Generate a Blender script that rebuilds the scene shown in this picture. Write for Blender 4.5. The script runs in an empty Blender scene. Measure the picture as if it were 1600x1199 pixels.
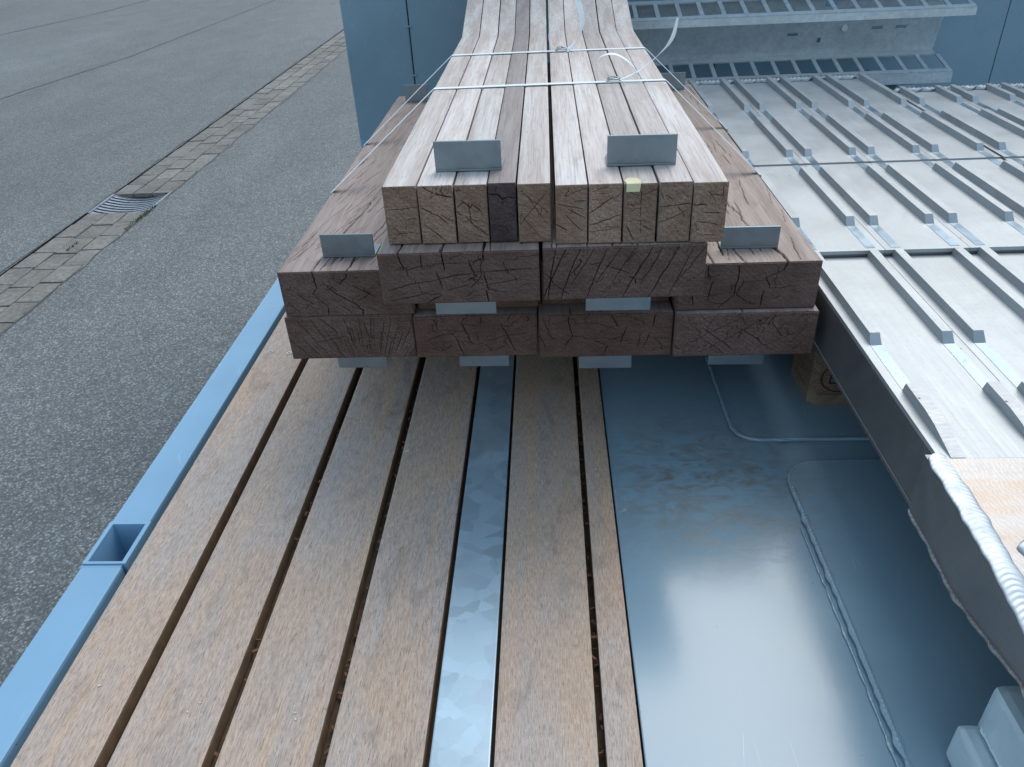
import bpy, bmesh, math, random
import numpy as np
from mathutils import Vector, Matrix, noise as mnoise

# ------------------------------------------------------------------ camera, sky, sun, exposure
scn = bpy.context.scene
CAM_H = 0.72
cam_d = bpy.data.cameras.new('camera'); cam = bpy.data.objects.new('camera', cam_d)
scn.collection.objects.link(cam); scn.camera = cam
R_ = Vector((0.99844443, 0.03357625, -0.04451248))
U_ = Vector((0.01920005, 0.54246632, 0.83985811))
B_ = Vector((0.05234581, -0.8394063, 0.54097781))
M = Matrix.Identity(4)
for i in range(3):
    M[i][0] = R_[i]; M[i][1] = U_[i]; M[i][2] = B_[i]
M[2][3] = CAM_H
cam.matrix_world = M
cam_d.sensor_fit = 'HORIZONTAL'; cam_d.sensor_width = 36.0
cam_d.lens = 36.0 * 1200.0 / 1600.0
cam_d.clip_start = 0.01; cam_d.clip_end = 2000
cam_d.dof.use_dof = False

SUN_EL, SUN_AZ = math.radians(52), math.radians(28)     # azimuth clockwise from +Y
world = bpy.data.worlds.new('World'); scn.world = world; world.use_nodes = True
wn, wl = world.node_tree.nodes, world.node_tree.links
wn.clear()
wout = wn.new('ShaderNodeOutputWorld'); bg = wn.new('ShaderNodeBackground')
sky = wn.new('ShaderNodeTexSky'); sky.sky_type = 'NISHITA'; sky.sun_disc = False
sky.sun_elevation = SUN_EL; sky.sun_rotation = SUN_AZ
sky.air_density = 1.0; sky.dust_density = 1.6; sky.ozone_density = 1.2
tcw = wn.new('ShaderNodeTexCoord'); mapw = wn.new('ShaderNodeMapping'); mapw.inputs['Scale'].default_value = (1, 1, 1.6)
nzw = wn.new('ShaderNodeTexNoise'); nzw.inputs['Scale'].default_value = 1.7; nzw.inputs['Detail'].default_value = 5
nzw.inputs['Roughness'].default_value = 0.5
crw = wn.new('ShaderNodeValToRGB'); crw.color_ramp.elements[0].position = 0.34; crw.color_ramp.elements[1].position = 0.66
crw.color_ramp.elements[0].color = (0.35, 0.35, 0.35, 1)
gain = wn.new('ShaderNodeMix'); gain.data_type = 'RGBA'; gain.blend_type = 'MULTIPLY'; gain.inputs[0].default_value = 1.0
gain.inputs[7].default_value = (0.75, 0.70, 0.60, 1)       # cloud scatters the sky light whiter and brighter
plus = wn.new('ShaderNodeMix'); plus.data_type = 'RGBA'; plus.blend_type = 'ADD'; plus.inputs[0].default_value = 1.0
plus.inputs[7].default_value = (4.55, 6.05, 7.2, 1); wl.new(sky.outputs[0], gain.inputs[6]); wl.new(gain.outputs[2], plus.inputs[6])
mixw = wn.new('ShaderNodeMix'); mixw.data_type = 'RGBA'
wl.new(plus.outputs[2], mixw.inputs[7])
wl.new(tcw.outputs['Generated'], mapw.inputs[0]); wl.new(mapw.outputs[0], nzw.inputs['Vector'])
wl.new(nzw.outputs['Fac'], crw.inputs[0]); wl.new(crw.outputs[0], mixw.inputs[0])
wl.new(sky.outputs[0], mixw.inputs[6]); wl.new(mixw.outputs[2], bg.inputs[0])
bg.inputs[1].default_value = 0.105
wl.new(bg.outputs[0], wout.inputs[0])

sd = bpy.data.lights.new('sun', 'SUN'); sd.energy = 1.5; sd.angle = math.radians(40); sd.color = (1.0, 0.97, 0.93)
sun = bpy.data.objects.new('sun', sd); scn.collection.objects.link(sun)
sdir = Vector((math.sin(SUN_AZ) * math.cos(SUN_EL), math.cos(SUN_AZ) * math.cos(SUN_EL), math.sin(SUN_EL)))
sun.rotation_euler = sdir.to_track_quat('Z', 'Y').to_euler(); sun.location = sdir * 20

scn.view_settings.view_transform = 'Standard'; scn.view_settings.look = 'None'
scn.view_settings.exposure = 0.37; scn.view_settings.gamma = 1.0; scn.view_settings.use_curve_mapping = False
scn.render.engine = 'CYCLES'

# ------------------------------------------------------------------ node helper
class NT:
    def __init__(s, name):
        s.m = bpy.data.materials.new(name); s.m.use_nodes = True
        s.n = s.m.node_tree.nodes; s.l = s.m.node_tree.links
        s.bsdf = s.n['Principled BSDF']; s.tc = s.n.new('ShaderNodeTexCoord')
        s.oi = None
    def link(s, a, b):
        if hasattr(a, 'is_output') or isinstance(a, bpy.types.NodeSocket): s.l.new(a, b)
        else: b.default_value = a
    def coord(s, scale=(1, 1, 1), off=True, src='Object', rot=(0, 0, 0)):
        mp = s.n.new('ShaderNodeMapping'); mp.inputs['Scale'].default_value = scale
        mp.inputs['Rotation'].default_value = rot
        if off:
            if not s.oi:
                s.oi = s.n.new('ShaderNodeObjectInfo')
                mu = s.n.new('ShaderNodeVectorMath'); mu.operation = 'SCALE'; mu.inputs[0].default_value = (17, 31, 23)
                s.l.new(s.oi.outputs['Random'], mu.inputs['Scale'])
                ad = s.n.new('ShaderNodeVectorMath'); ad.operation = 'ADD'
                s.l.new(s.tc.outputs[src], ad.inputs[0]); s.l.new(mu.outputs[0], ad.inputs[1]); s.offc = ad.outputs[0]
            s.l.new(s.offc, mp.inputs[0])
        else: s.l.new(s.tc.outputs[src], mp.inputs[0])
        return mp.outputs[0]
    def noise(s, vec, scale=1, detail=3, rough=0.5, dist=0.0, col=False):
        t = s.n.new('ShaderNodeTexNoise'); t.inputs['Scale'].default_value = scale; t.inputs['Detail'].default_value = detail
        t.inputs['Roughness'].default_value = rough; t.inputs['Distortion'].default_value = dist
        s.l.new(vec, t.inputs['Vector']); return t.outputs['Color' if col else 'Fac']
    def voro(s, vec, scale=1, feature='F1', rand=1.0, out='Distance'):
        t = s.n.new('ShaderNodeTexVoronoi'); t.feature = feature; t.inputs['Scale'].default_value = scale
        t.inputs['Randomness'].default_value = rand; s.l.new(vec, t.inputs['Vector']); return t.outputs[out]
    def ramp(s, fac, stops, interp='LINEAR'):
        r = s.n.new('ShaderNodeValToRGB'); e = r.color_ramp.elements; r.color_ramp.interpolation = interp
        while len(e) < len(stops): e.new(0.5)
        for i, (p, c) in enumerate(stops):
            e[i].position = p; e[i].color = (c, c, c, 1) if not isinstance(c, tuple) else (*c, 1)
        s.l.new(fac, r.inputs[0]); return r.outputs[0]
    def mix(s, fac, a, b, mode='MIX'):
        m = s.n.new('ShaderNodeMix'); m.data_type = 'RGBA'; m.blend_type = mode
        for v, i in ((fac, 0), (a, 6), (b, 7)):
            if isinstance(v, tuple): v = (*v, 1) if len(v) == 3 else v
            s.link(v, m.inputs[i])
        return m.outputs[2]
    def math(s, op, a, b=0.0, c=None):
        m = s.n.new('ShaderNodeMath'); m.operation = op; s.link(a, m.inputs[0]); s.link(b, m.inputs[1])
        if c is not None: s.link(c, m.inputs[2])
        return m.outputs[0]
    def attr(s, name):
        a = s.n.new('ShaderNodeAttribute'); a.attribute_name = name; return a.outputs['Fac']
    def bump(s, h, strength=0.3, dist=0.001, nrm=None):
        b = s.n.new('ShaderNodeBump'); b.inputs['Strength'].default_value = strength; b.inputs['Distance'].default_value = dist
        s.l.new(h, b.inputs['Height'])
        if nrm: s.l.new(nrm, b.inputs['Normal'])
        s.l.new(b.outputs[0], s.bsdf.inputs['Normal']); return b.outputs[0]
    def done(s, color=None, rough=None, metal=None, spec=None, coat=None):
        for v, k in ((color, 'Base Color'), (rough, 'Roughness'), (metal, 'Metallic'), (spec, 'Specular IOR Level'), (coat, 'Coat Weight')):
            if v is None: continue
            if isinstance(v, tuple): v = (*v, 1)
            s.link(v, s.bsdf.inputs[k])
        return s.m

def mat_deck(name, grey, tan, warm):
    t = NT(name)
    fib = t.noise(t.coord((850, 75, 850)), 1, 5, 0.75)
    dash = t.noise(t.coord((950, 120, 950)), 1, 3, 0.65)
    streak = t.noise(t.coord((70, 1.6, 70)), 1, 4, 0.55, 0.4)
    patch = t.noise(t.coord((13, 4.0, 13)), 1, 4, 0.55, 0.8)
    stain = t.noise(t.coord((24, 9, 24)), 1, 5, 0.6, 1.2)
    c = t.mix(t.ramp(patch, [(0.38, 0.0), (0.62, 1.0)]), grey, tan)
    c = t.mix(t.ramp(streak, [(0.50, 0.0), (0.70, 0.55)]), c, warm)
    c = t.mix(t.ramp(stain, [(0.54, 0.0), (0.72, 0.45)]), c, (0.13, 0.105, 0.09))
    tone = t.ramp(fib, [(0.30, 0.55), (0.5, 1.0), (0.70, 1.36)])
    c = t.mix(1.0, c, tone, 'MULTIPLY')
    c = t.mix(t.ramp(dash, [(0.32, 0.65), (0.43, 0.0)]), c, (0.09, 0.06, 0.045))
    bl = t.math('ADD', t.math('MULTIPLY', fib, 0.6), t.math('MULTIPLY', dash, 0.7))
    t.bump(bl, 0.55, 0.0007)
    return t.done(c, t.ramp(patch, [(0.3, 0.50), (0.7, 0.66)]), spec=0.42)

def mat_side(name, base, light, dark, var=0.25):
    """long grain of the timbers"""
    t = NT(name)
    fib = t.noise(t.coord((420, 9, 420)), 1, 5, 0.6)
    big = t.noise(t.coord((34, 1.4, 34)), 1, 4, 0.55, 0.5)
    fig = t.noise(t.coord((60, 9, 60), rot=(0, 0, 0.35)), 1, 3, 0.5, 0.8)
    dash = t.noise(t.coord((700, 26, 700)), 1, 3, 0.6)
    c = t.mix(t.ramp(big, [(0.35, 0.0), (0.65, 1.0)]), base, light)
    c = t.mix(t.ramp(fig, [(0.5, 0.0), (0.75, 0.5)]), c, dark)
    c = t.mix(1.0, c, t.ramp(fib, [(0.28, 0.72), (0.5, 1.0), (0.75, 1.15)]), 'MULTIPLY')
    c = t.mix(t.ramp(dash, [(0.28, 0.6), (0.40, 0.0)]), c, tuple(v * 0.35 for v in dark))
    rnd = t.math('MULTIPLY_ADD', t.oi.outputs['Random'], var, 1.0 - var / 2)
    c = t.mix(1.0, c, rnd, 'MULTIPLY')
    c = t.mix(t.attr('crack'), c, (0.012, 0.009, 0.008))  # extra shade and dirt painted into the crack grooves
    t.bump(t.math('ADD', fib, dash), 0.45, 0.0006)
    return t.done(c, 0.62, spec=0.35)

def mat_end(name, base, light, dark, seedrot=0.5, var=0.3):
    """end grain"""
    t = NT(name)
    v = t.coord((1, 1, 1))
    w = t.n.new('ShaderNodeTexWave'); w.wave_type = 'RINGS'; w.rings_direction = 'Y'
    w.inputs['Scale'].default_value = 52; w.inputs['Distortion'].default_value = 7; w.inputs['Detail'].default_value = 3
    w.inputs['Detail Scale'].default_value = 2
    t.l.new(v, w.inputs['Vector'])
    speck = t.noise(t.coord((620, 40, 620)), 1, 4, 0.75)
    rays = t.noise(t.coord((60, 20, 1100), rot=(0, seedrot, 0)), 1, 4, 0.7)
    big = t.noise(t.coord((22, 5, 22)), 1, 4, 0.6, 0.6)
    saw = t.noise(t.coord((26, 20, 520), rot=(0, seedrot * 0.4 - 0.1, 0)), 1, 2, 0.5)
    c = t.mix(t.ramp(big, [(0.35, 0.0), (0.66, 1.0)]), base, light)
    c = t.mix(t.ramp(w.outputs['Fac'], [(0.1, 0.30), (0.6, 0.0)]), c, dark)
    c = t.mix(1.0, c, t.ramp(rays, [(0.3, 0.68), (0.7, 1.28)]), 'MULTIPLY')
    c = t.mix(1.0, c, t.ramp(speck, [(0.32, 0.50), (0.5, 1.0), (0.70, 1.55)]), 'MULTIPLY')
    c = t.mix(1.0, c, t.ramp(saw, [(0.3, 0.90), (0.7, 1.08)]), 'MULTIPLY')
    rnd = t.math('MULTIPLY_ADD', t.oi.outputs['Random'], var, 1.0 - var / 2)
    c = t.mix(1.0, c, rnd, 'MULTIPLY')
    c = t.mix(t.attr('crack'), c, (0.010, 0.008, 0.007))  # crack grooves blackened here too, shade and dirt in the colour
    t.bump(t.math('ADD', speck, saw), 0.25, 0.0004)
    return t.done(c, 0.8, spec=0.2)

def mat_paint(name, col, rough=0.16, dirt=True, wear=0.0, stain=None):
    t = NT(name)
    n = t.noise(t.coord((5, 5, 5), off=False), 1, 4, 0.55)
    peel = t.noise(t.coord((140, 140, 140), off=False), 1, 2, 0.5)
    fine = t.noise(t.coord((600, 600, 600), off=False), 1, 3, 0.6)
    c = t.mix(t.ramp(n, [(0.3, 0.0), (0.7, 1.0)]), tuple(v * 0.93 for v in col), tuple(min(1, v * 1.06) for v in col))
    r = t.ramp(n, [(0.35, rough * 0.8), (0.7, rough * 1.35)])
    if stain:
        cx, cy, rad = stain
        cc = t.n.new('ShaderNodeVectorMath'); cc.operation = 'DISTANCE'; t.l.new(t.tc.outputs['Object'], cc.inputs[0])
        cc.inputs[1].default_value = (cx, cy, 0)
        prox = t.ramp(t.math('DIVIDE', cc.outputs['Value'], rad), [(0.15, 1.0), (1.0, 0.0)])
        dn = t.noise(t.coord((26, 46, 26), off=False, rot=(0, 0, 0.5)), 1, 6, 0.68, 1.5)
        dm = t.math('MULTIPLY', prox, t.ramp(dn, [(0.42, 0.0), (0.66, 0.9)]))
        c = t.mix(dm, c, (0.15, 0.125, 0.09))
        r = t.mix(dm, r, (0.6, 0.6, 0.6))
    sp = t.voro(t.coord((62, 62, 62), off=False), 1)
    spn = t.noise(t.coord((31, 31, 31), off=False), 1, 2, 0.5)
    spot = t.math('MULTIPLY', t.ramp(sp, [(0.035, 1.0), (0.06, 0.0)]), t.ramp(spn, [(0.60, 0.0), (0.64, 1.0)]))
    c = t.mix(spot, c, (0.03, 0.025, 0.02))
    scv = t.voro(t.coord((30, 3.2, 9), off=False, rot=(0, 0, 0.25)), 1, 'DISTANCE_TO_EDGE')
    scm = t.math('MULTIPLY', t.ramp(scv, [(0.0, 1.0), (0.008, 0.0)]), t.ramp(t.noise(t.coord((7, 7, 7), off=False), 1, 3, 0.6), [(0.60, 0.0), (0.66, 0.55)]))
    c = t.mix(scm, c, tuple(min(1, v * 1.7 + 0.06) for v in col))
    dust = t.noise(t.coord((9, 9, 9), off=False), 1, 6, 0.7, 0.5)
    c = t.mix(t.ramp(dust, [(0.55, 0.0), (0.8, 0.18)]), c, (0.3, 0.3, 0.28))
    t.bump(t.math('ADD', peel, t.math('MULTIPLY', fine, 0.12)), 0.10, 0.0006)
    return t.done(c, r, spec=0.5)

def mat_alu(name, col=(0.62, 0.63, 0.64), rough=0.42, brushed=(300, 8, 300), tint=0.0, dirt=0.35, metal=0.9):
    t = NT(name)
    br = t.noise(t.coord(brushed), 1, 4, 0.6)
    big = t.noise(t.coord((9, 9, 9)), 1, 5, 0.6, 0.6)
    fine = t.noise(t.coord((160, 160, 160)), 1, 4, 0.6)
    scr = t.noise(t.coord((18, 420, 18), rot=(0, 0, 0.5)), 1, 3, 0.6, 0.8)
    c = t.mix(t.ramp(big, [(0.35, 0.0), (0.65, 1.0)]), tuple(v * 0.84 for v in col), col)
    c = t.mix(t.ramp(fine, [(0.55, 0.0), (0.75, dirt)]), c, tuple(v * 0.62 for v in col))
    sp = t.voro(t.coord((48, 48, 48)), 1)
    spn = t.noise(t.coord((23, 23, 23)), 1, 2, 0.5)
    spot = t.math('MULTIPLY', t.ramp(sp, [(0.05, 1.0), (0.08, 0.0)]), t.ramp(spn, [(0.62, 0.0), (0.65, 1.0)]))
    c = t.mix(spot, c, (0.05, 0.045, 0.04))
    r = t.math('ADD', t.ramp(br, [(0.3, rough - 0.06), (0.7, rough + 0.08)]), t.ramp(big, [(0.3, -0.0), (0.7, 0.08)]))
    t.bump(t.math('ADD', br, t.math('MULTIPLY', scr, 0.4)), 0.18, 0.0003)
    return t.done(c, r, metal)

def mat_galv(name, col=(0.42, 0.47, 0.52), rough=0.33, scale=38, contrast=1.0, metal=0.85):
    t = NT(name)
    v = t.coord((1, 1, 1))
    d = t.noise(t.coord((30, 30, 30)), 1, 3, 0.5, 0.0, True)
    vm = t.n.new('ShaderNodeVectorMath'); vm.operation = 'MULTIPLY_ADD'; t.l.new(d, vm.inputs[0]); vm.inputs[1].default_value = (0.02, 0.02, 0.02); t.l.new(v, vm.inputs[2])
    sp = t.voro(vm.outputs[0], scale, 'F1', 1.0, 'Color')
    sep = t.n.new('ShaderNodeSeparateColor'); t.l.new(sp, sep.inputs[0])
    sp2 = t.voro(vm.outputs[0], scale * 0.45, 'F1', 1.0, 'Color')
    sep2 = t.n.new('ShaderNodeSeparateColor'); t.l.new(sp2, sep2.inputs[0])
    s_ = t.math('ADD', t.math('MULTIPLY', sep.outputs[0], 0.6), t.math('MULTIPLY', sep2.outputs[1], 0.4))
    big = t.noise(t.coord((7, 7, 7)), 1, 5, 0.6)
    c = t.mix(s_, tuple(x * (1 - 0.20 * contrast) for x in col), tuple(min(1, x * (1 + 0.16 * contrast)) for x in col))
    c = t.mix(t.ramp(big, [(0.45, 0.0), (0.75, 0.35)]), c, (0.22, 0.25, 0.28))
    r = t.math('ADD', t.math('MULTIPLY', s_, 0.14), rough - 0.05)
    t.bump(t.noise(t.coord((80, 80, 80)), 1, 3, 0.6), 0.12, 0.0006)
    return t.done(c, r, metal)

def mat_flat(name, col, rough=0.6, metal=0.0, spec=0.4, nsc=60, amt=0.12, bumpd=0.0003):
    t = NT(name)
    n = t.noise(t.coord((nsc, nsc, nsc)), 1, 4, 0.6)
    c = t.mix(1.0, col, t.ramp(n, [(0.3, 1 - amt), (0.7, 1 + amt)]), 'MULTIPLY')
    t.bump(n, 0.2, bumpd)
    return t.done(c, rough, metal, spec)

def mat_asphalt():
    t = NT('asphalt')
    o = t.coord((1, 1, 1), off=False)
    dn = t.noise(t.coord((60, 60, 60), off=False), 1, 2, 0.5, 0, True)
    v1 = t.voro(t.coord((150, 150, 150), off=False), 1, 'F1', 1.0, 'Color')
    sp = t.n.new('ShaderNodeSeparateColor'); t.l.new(v1, sp.inputs[0])
    d1 = t.voro(t.coord((150, 150, 150), off=False), 1)
    big = t.noise(t.coord((0.35, 0.12, 1), off=False), 1, 5, 0.55, 0.4)
    mid = t.noise(t.coord((3.0, 1.4, 1), off=False), 1, 5, 0.65)
    clump = t.noise(t.coord((28, 28, 28), off=False), 1, 4, 0.7)
    stone = t.ramp(sp.outputs[0], [(0.0, (0.062, 0.072, 0.074)), (0.45, (0.115, 0.128, 0.131)), (0.8, (0.175, 0.188, 0.192)), (0.97, (0.27, 0.275, 0.27))])
    c = t.mix(t.ramp(d1, [(0.36, 0.0), (0.70, 0.75)]), stone, (0.066, 0.070, 0.075))
    c = t.mix(t.ramp(clump, [(0.52, 0.0), (0.70, 0.6)]), c, (0.055, 0.059, 0.059))
    c = t.mix(1.0, c, t.ramp(big, [(0.3, 0.86), (0.7, 1.2)]), 'MULTIPLY')
    c = t.mix(1.0, c, t.ramp(mid, [(0.3, 0.88), (0.7, 1.12)]), 'MULTIPLY')
    # wear lighter away from the loading lane, seams as tar lines are geometry
    t.bump(t.math('MULTIPLY', d1, -1.0), 0.5, 0.0016)
    return t.done(c, 0.78, spec=0.45)

DARK = mat_flat('shade_black', (0.02, 0.02, 0.022), 0.9)  # near-black painted in for the shade of the ramp gap and sump
M_DECK = mat_deck('weathered_deck_wood', (0.375, 0.317, 0.285), (0.415, 0.312, 0.245), (0.485, 0.322, 0.21))
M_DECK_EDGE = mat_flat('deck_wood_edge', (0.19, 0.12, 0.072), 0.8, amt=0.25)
M_BAT = mat_side('batten_planed_face', (0.44, 0.375, 0.345), (0.58, 0.54, 0.52), (0.34, 0.26, 0.22), 0.34)
M_BATD = mat_side('batten_dark_face', (0.24, 0.205, 0.20), (0.32, 0.28, 0.27), (0.17, 0.135, 0.13), 0.1)
M_BEAM = mat_side('beam_weathered_face', (0.25, 0.195, 0.175), (0.34, 0.27, 0.25), (0.15, 0.105, 0.09), 0.12)
M_BEAML = mat_side('beam_lighter_face', (0.30, 0.23, 0.20), (0.40, 0.33, 0.29), (0.19, 0.13, 0.11), 0.1)
M_BATE = mat_end('batten_end_grain', (0.190, 0.118, 0.082), (0.26, 0.182, 0.140), (0.13, 0.062, 0.042), 0.7)
M_BATED = mat_end('batten_dark_end_grain', (0.055, 0.036, 0.038), (0.085, 0.06, 0.058), (0.035, 0.022, 0.025), 0.2, 0.1)
M_BEAME = mat_end('beam_end_grain', (0.098, 0.058, 0.048), (0.138, 0.092, 0.080), (0.06, 0.034, 0.029), 0.3, 0.25)
M_BEAMER = mat_end('beam_red_end_grain', (0.100, 0.055, 0.044), (0.135, 0.080, 0.065), (0.075, 0.042, 0.033), 1.2, 0.2)
PAINT = (0.195, 0.298, 0.372)
M_FLOOR = mat_paint('gloss_blue_grey_floor_paint', PAINT, 0.19, stain=(0.22, 0.86, 0.22))
M_PAINT = mat_paint('blue_grey_paint', PAINT, 0.28)
M_RAIL = mat_paint('rail_paint_sky_sheen', (0.19, 0.35, 0.51), 0.22)  # same paint as the bed, made bluer to carry the sky's sheen
M_ALU = mat_alu('mill_aluminium', (0.43, 0.455, 0.47), 0.46, metal=0.5)
M_ALUS = mat_alu('dull_aluminium_side', (0.27, 0.27, 0.275), 0.5, (8, 300, 300))
M_ALUB = mat_alu('bright_milled_aluminium', (0.32, 0.41, 0.49), 0.30, (40, 40, 40), dirt=0.9)
M_WELD = mat_alu('aluminium_weld', (0.33, 0.375, 0.41), 0.42, (50, 50, 50), dirt=0.2)
M_GALV = mat_galv('galvanised_steel_strip', (0.33, 0.45, 0.54), 0.38, 46, 1.0, 0.4)
M_GALV2 = mat_galv('galvanised_beam', (0.52, 0.57, 0.60), 0.42, 120, 0.7, 0.45)
M_GALV3 = mat_galv('galvanised_lip_highlight', (0.55, 0.60, 0.63), 0.40, 120, 0.7, 0.45)  # lighter copy of the beam zinc, painting a highlight on the lip edges
M_BRK = mat_galv('zinc_bracket', (0.24, 0.28, 0.31), 0.42, 70, 0.5)
M_STRAP = mat_flat('white_polyester_strap', (0.78, 0.82, 0.84), 0.45, amt=0.04)
M_WIRE = mat_flat('steel_wire', (0.35, 0.37, 0.38), 0.35, 0.9)
M_PAL = mat_side('pallet_softwood', (0.14, 0.105, 0.075), (0.19, 0.145, 0.105), (0.08, 0.055, 0.04), 0.2)
M_PALE = mat_end('pallet_block_end', (0.115, 0.08, 0.052), (0.17, 0.12, 0.085), (0.06, 0.038, 0.026), 0.1)
def mat_paver():
    t = NT('concrete_paver')
    n = t.noise(t.coord((45, 45, 45)), 1, 5, 0.7); b = t.noise(t.coord((7, 7, 7)), 1, 3, 0.6)
    c = t.mix(1.0, (0.172, 0.165, 0.152), t.ramp(n, [(0.3, 0.66), (0.7, 1.3)]), 'MULTIPLY')
    c = t.mix(1.0, c, t.ramp(b, [(0.3, 0.82), (0.7, 1.15)]), 'MULTIPLY')
    c = t.mix(1.0, c, t.math('MULTIPLY_ADD', t.oi.outputs['Random'], 0.34, 0.83), 'MULTIPLY')
    t.bump(n, 0.4, 0.002)
    return t.done(c, 0.85, spec=0.3)
M_PAVE = mat_paver()
M_IRON = mat_flat('cast_iron_grate', (0.27, 0.29, 0.33), 0.42, 0.7, amt=0.3)
M_TAR = mat_flat('tar_seam', (0.06, 0.06, 0.06), 0.7)
M_MOSS = mat_flat('moss', (0.09, 0.12, 0.03), 0.9, amt=0.4)
M_DEBRIS = mat_flat('wood_debris', (0.20, 0.10, 0.06), 0.9, amt=0.4)
M_YEL = mat_flat('pale_yellow_paint', (0.62, 0.56, 0.36), 0.6, amt=0.08)
M_SCREW = mat_flat('zinc_screw', (0.45, 0.46, 0.44), 0.35, 0.8)
M_BRAND = mat_flat('burnt_brand', (0.02, 0.014, 0.01), 0.9)
M_ASPH = mat_asphalt()
def mat_burnish():
    t = NT('ground_aluminium_nose')
    arc = t.n.new('ShaderNodeTexWave'); arc.wave_type = 'RINGS'; arc.rings_direction = 'SPHERICAL'
    arc.inputs['Scale'].default_value = 75; arc.inputs['Distortion'].default_value = 9; arc.inputs['Detail'].default_value = 4; arc.inputs['Detail Scale'].default_value = 1.5
    t.l.new(t.coord((1, 1, 1), off=False), arc.inputs['Vector'])
    b = t.noise(t.coord((6, 26, 6), off=False), 1, 4, 0.55, 0.5)
    c = t.mix(t.ramp(b, [(0.42, 0.0), (0.66, 0.9)]), (0.37, 0.355, 0.345), (0.37, 0.27, 0.20))
    c = t.mix(1.0, c, t.ramp(arc.outputs['Fac'], [(0.0, 0.93), (1.0, 1.04)]), 'MULTIPLY')
    c = t.mix(t.ramp(t.noise(t.coord((45, 160, 45), off=False, rot=(0, 0, 0.6)), 1, 5, 0.65), [(0.5, 0.0), (0.75, 0.4)]), c, (0.25, 0.24, 0.23))
    t.bump(arc.outputs['Fac'], 0.12, 0.0004)
    return t.done(c, 0.48, 0.55)
M_BURN = mat_burnish()
M_GRIND = mat_alu('hand_ground_aluminium', (0.44, 0.455, 0.47), 0.5, (60, 300, 60), dirt=0.5, metal=0.5)

# ------------------------------------------------------------------ mesh helpers
COL = scn.collection
def link_mesh(name, me, mats, parent=None, loc=(0, 0, 0)):
    o = bpy.data.objects.new(name, me); COL.objects.link(o)
    for m in (mats if isinstance(mats, (list, tuple)) else [mats]):
        me.materials.append(m)
    o.location = loc
    if parent: o.parent = parent
    return o
def tag(o, label=None, cat=None, group=None, kind=None):
    if label: o['label'] = label
    if cat: o['category'] = cat
    if group: o['group'] = group
    if kind: o['kind'] = kind
    return o
def empty(name, loc, label, cat, group=None):
    o = bpy.data.objects.new(name, None); COL.objects.link(o); o.location = loc
    o.empty_display_size = 0.05
    return tag(o, label, cat, group)
class MB:
    """collects shapes; coordinates in world space, build() shifts to the parent's frame"""
    def __init__(s): s.bm = bmesh.new()
    def hexa(s, pts, mi=0):
        v = [s.bm.verts.new(p) for p in pts]
        for q in ((0, 3, 2, 1), (4, 5, 6, 7), (0, 1, 5, 4), (1, 2, 6, 5), (2, 3, 7, 6), (3, 0, 4, 7)):
            f = s.bm.faces.new([v[i] for i in q]); f.material_index = mi
        return s
    def box(s, x0, x1, y0, y1, z0, z1, bev=0.0, mi=0):
        if bev <= 0:
            return s.hexa([(x0, y0, z0), (x1, y0, z0), (x1, y1, z0), (x0, y1, z0), (x0, y0, z1), (x1, y0, z1), (x1, y1, z1), (x0, y1, z1)], mi)
        b = bmesh.new(); r = bmesh.ops.create_cube(b, size=1)
        bmesh.ops.scale(b, vec=(x1 - x0, y1 - y0, z1 - z0), verts=b.verts)
        bmesh.ops.translate(b, vec=((x0 + x1) / 2, (y0 + y1) / 2, (z0 + z1) / 2), verts=b.verts)
        bmesh.ops.bevel(b, geom=b.edges[:], offset=bev, segments=2, affect='EDGES', profile=0.7)
        for f in b.faces: f.material_index = mi
        me = bpy.data.meshes.new('t'); b.to_mesh(me); b.free(); s.bm.from_mesh(me); bpy.data.meshes.remove(me)
        return s
    def prism(s, poly, a, b, axis='X', mi=0):
        """poly of 2D points extruded between a and b along axis. axis X: (y,z); Y: (x,z); Z: (x,y)"""
        f = {'X': lambda p, t: (t, p[0], p[1]), 'Y': lambda p, t: (p[0], t, p[1]), 'Z': lambda p, t: (p[0], p[1], t)}[axis]
        A = [s.bm.verts.new(f(p, a)) for p in poly]; B = [s.bm.verts.new(f(p, b)) for p in poly]
        n = len(poly)
        s.bm.faces.new(A).material_index = mi; s.bm.faces.new(B[::-1]).material_index = mi
        for i in range(n):
            s.bm.faces.new([A[i], B[i], B[(i + 1) % n], A[(i + 1) % n]]).material_index = mi
        return s
    def tube(s, path, r, n=8, mi=0):
        rings = []
        for i, p in enumerate(path):
            p = Vector(p); a = Vector(path[max(i - 1, 0)]); b = Vector(path[min(i + 1, len(path) - 1)])
            d = (b - a).normalized(); u = d.orthogonal().normalized()
            if i: 
                u = (rings_u - d * rings_u.dot(d)).normalized()
            rings_u = u; w = d.cross(u)
            rr = r[i] if isinstance(r, (list, tuple)) else r
            rings.append([s.bm.verts.new(p + (u * math.cos(t) + w * math.sin(t)) * rr) for t in [2 * math.pi * k / n for k in range(n)]])
        for i in range(len(rings) - 1):
            for k in range(n):
                f = s.bm.faces.new([rings[i][k], rings[i][(k + 1) % n], rings[i + 1][(k + 1) % n], rings[i + 1][k]]); f.smooth = True; f.material_index = mi
        s.bm.faces.new(rings[0][::-1]); s.bm.faces.new(rings[-1])
        return s
    def build(s, name, mats, parent=None, origin=None, recalc=True):
        """origin: world position of the object's own origin"""
        if recalc: bmesh.ops.recalc_face_normals(s.bm, faces=s.bm.faces)
        me = bpy.data.meshes.new(name)
        po = Vector((0, 0, 0)); q = parent
        while q: po += q.location; q = q.parent
        og = Vector(origin) if origin is not None else po
        bmesh.ops.translate(s.bm, vec=-og, verts=s.bm.verts)
        s.bm.to_mesh(me); s.bm.free()
        return link_mesh(name, me, mats, parent, og - po)

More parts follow.
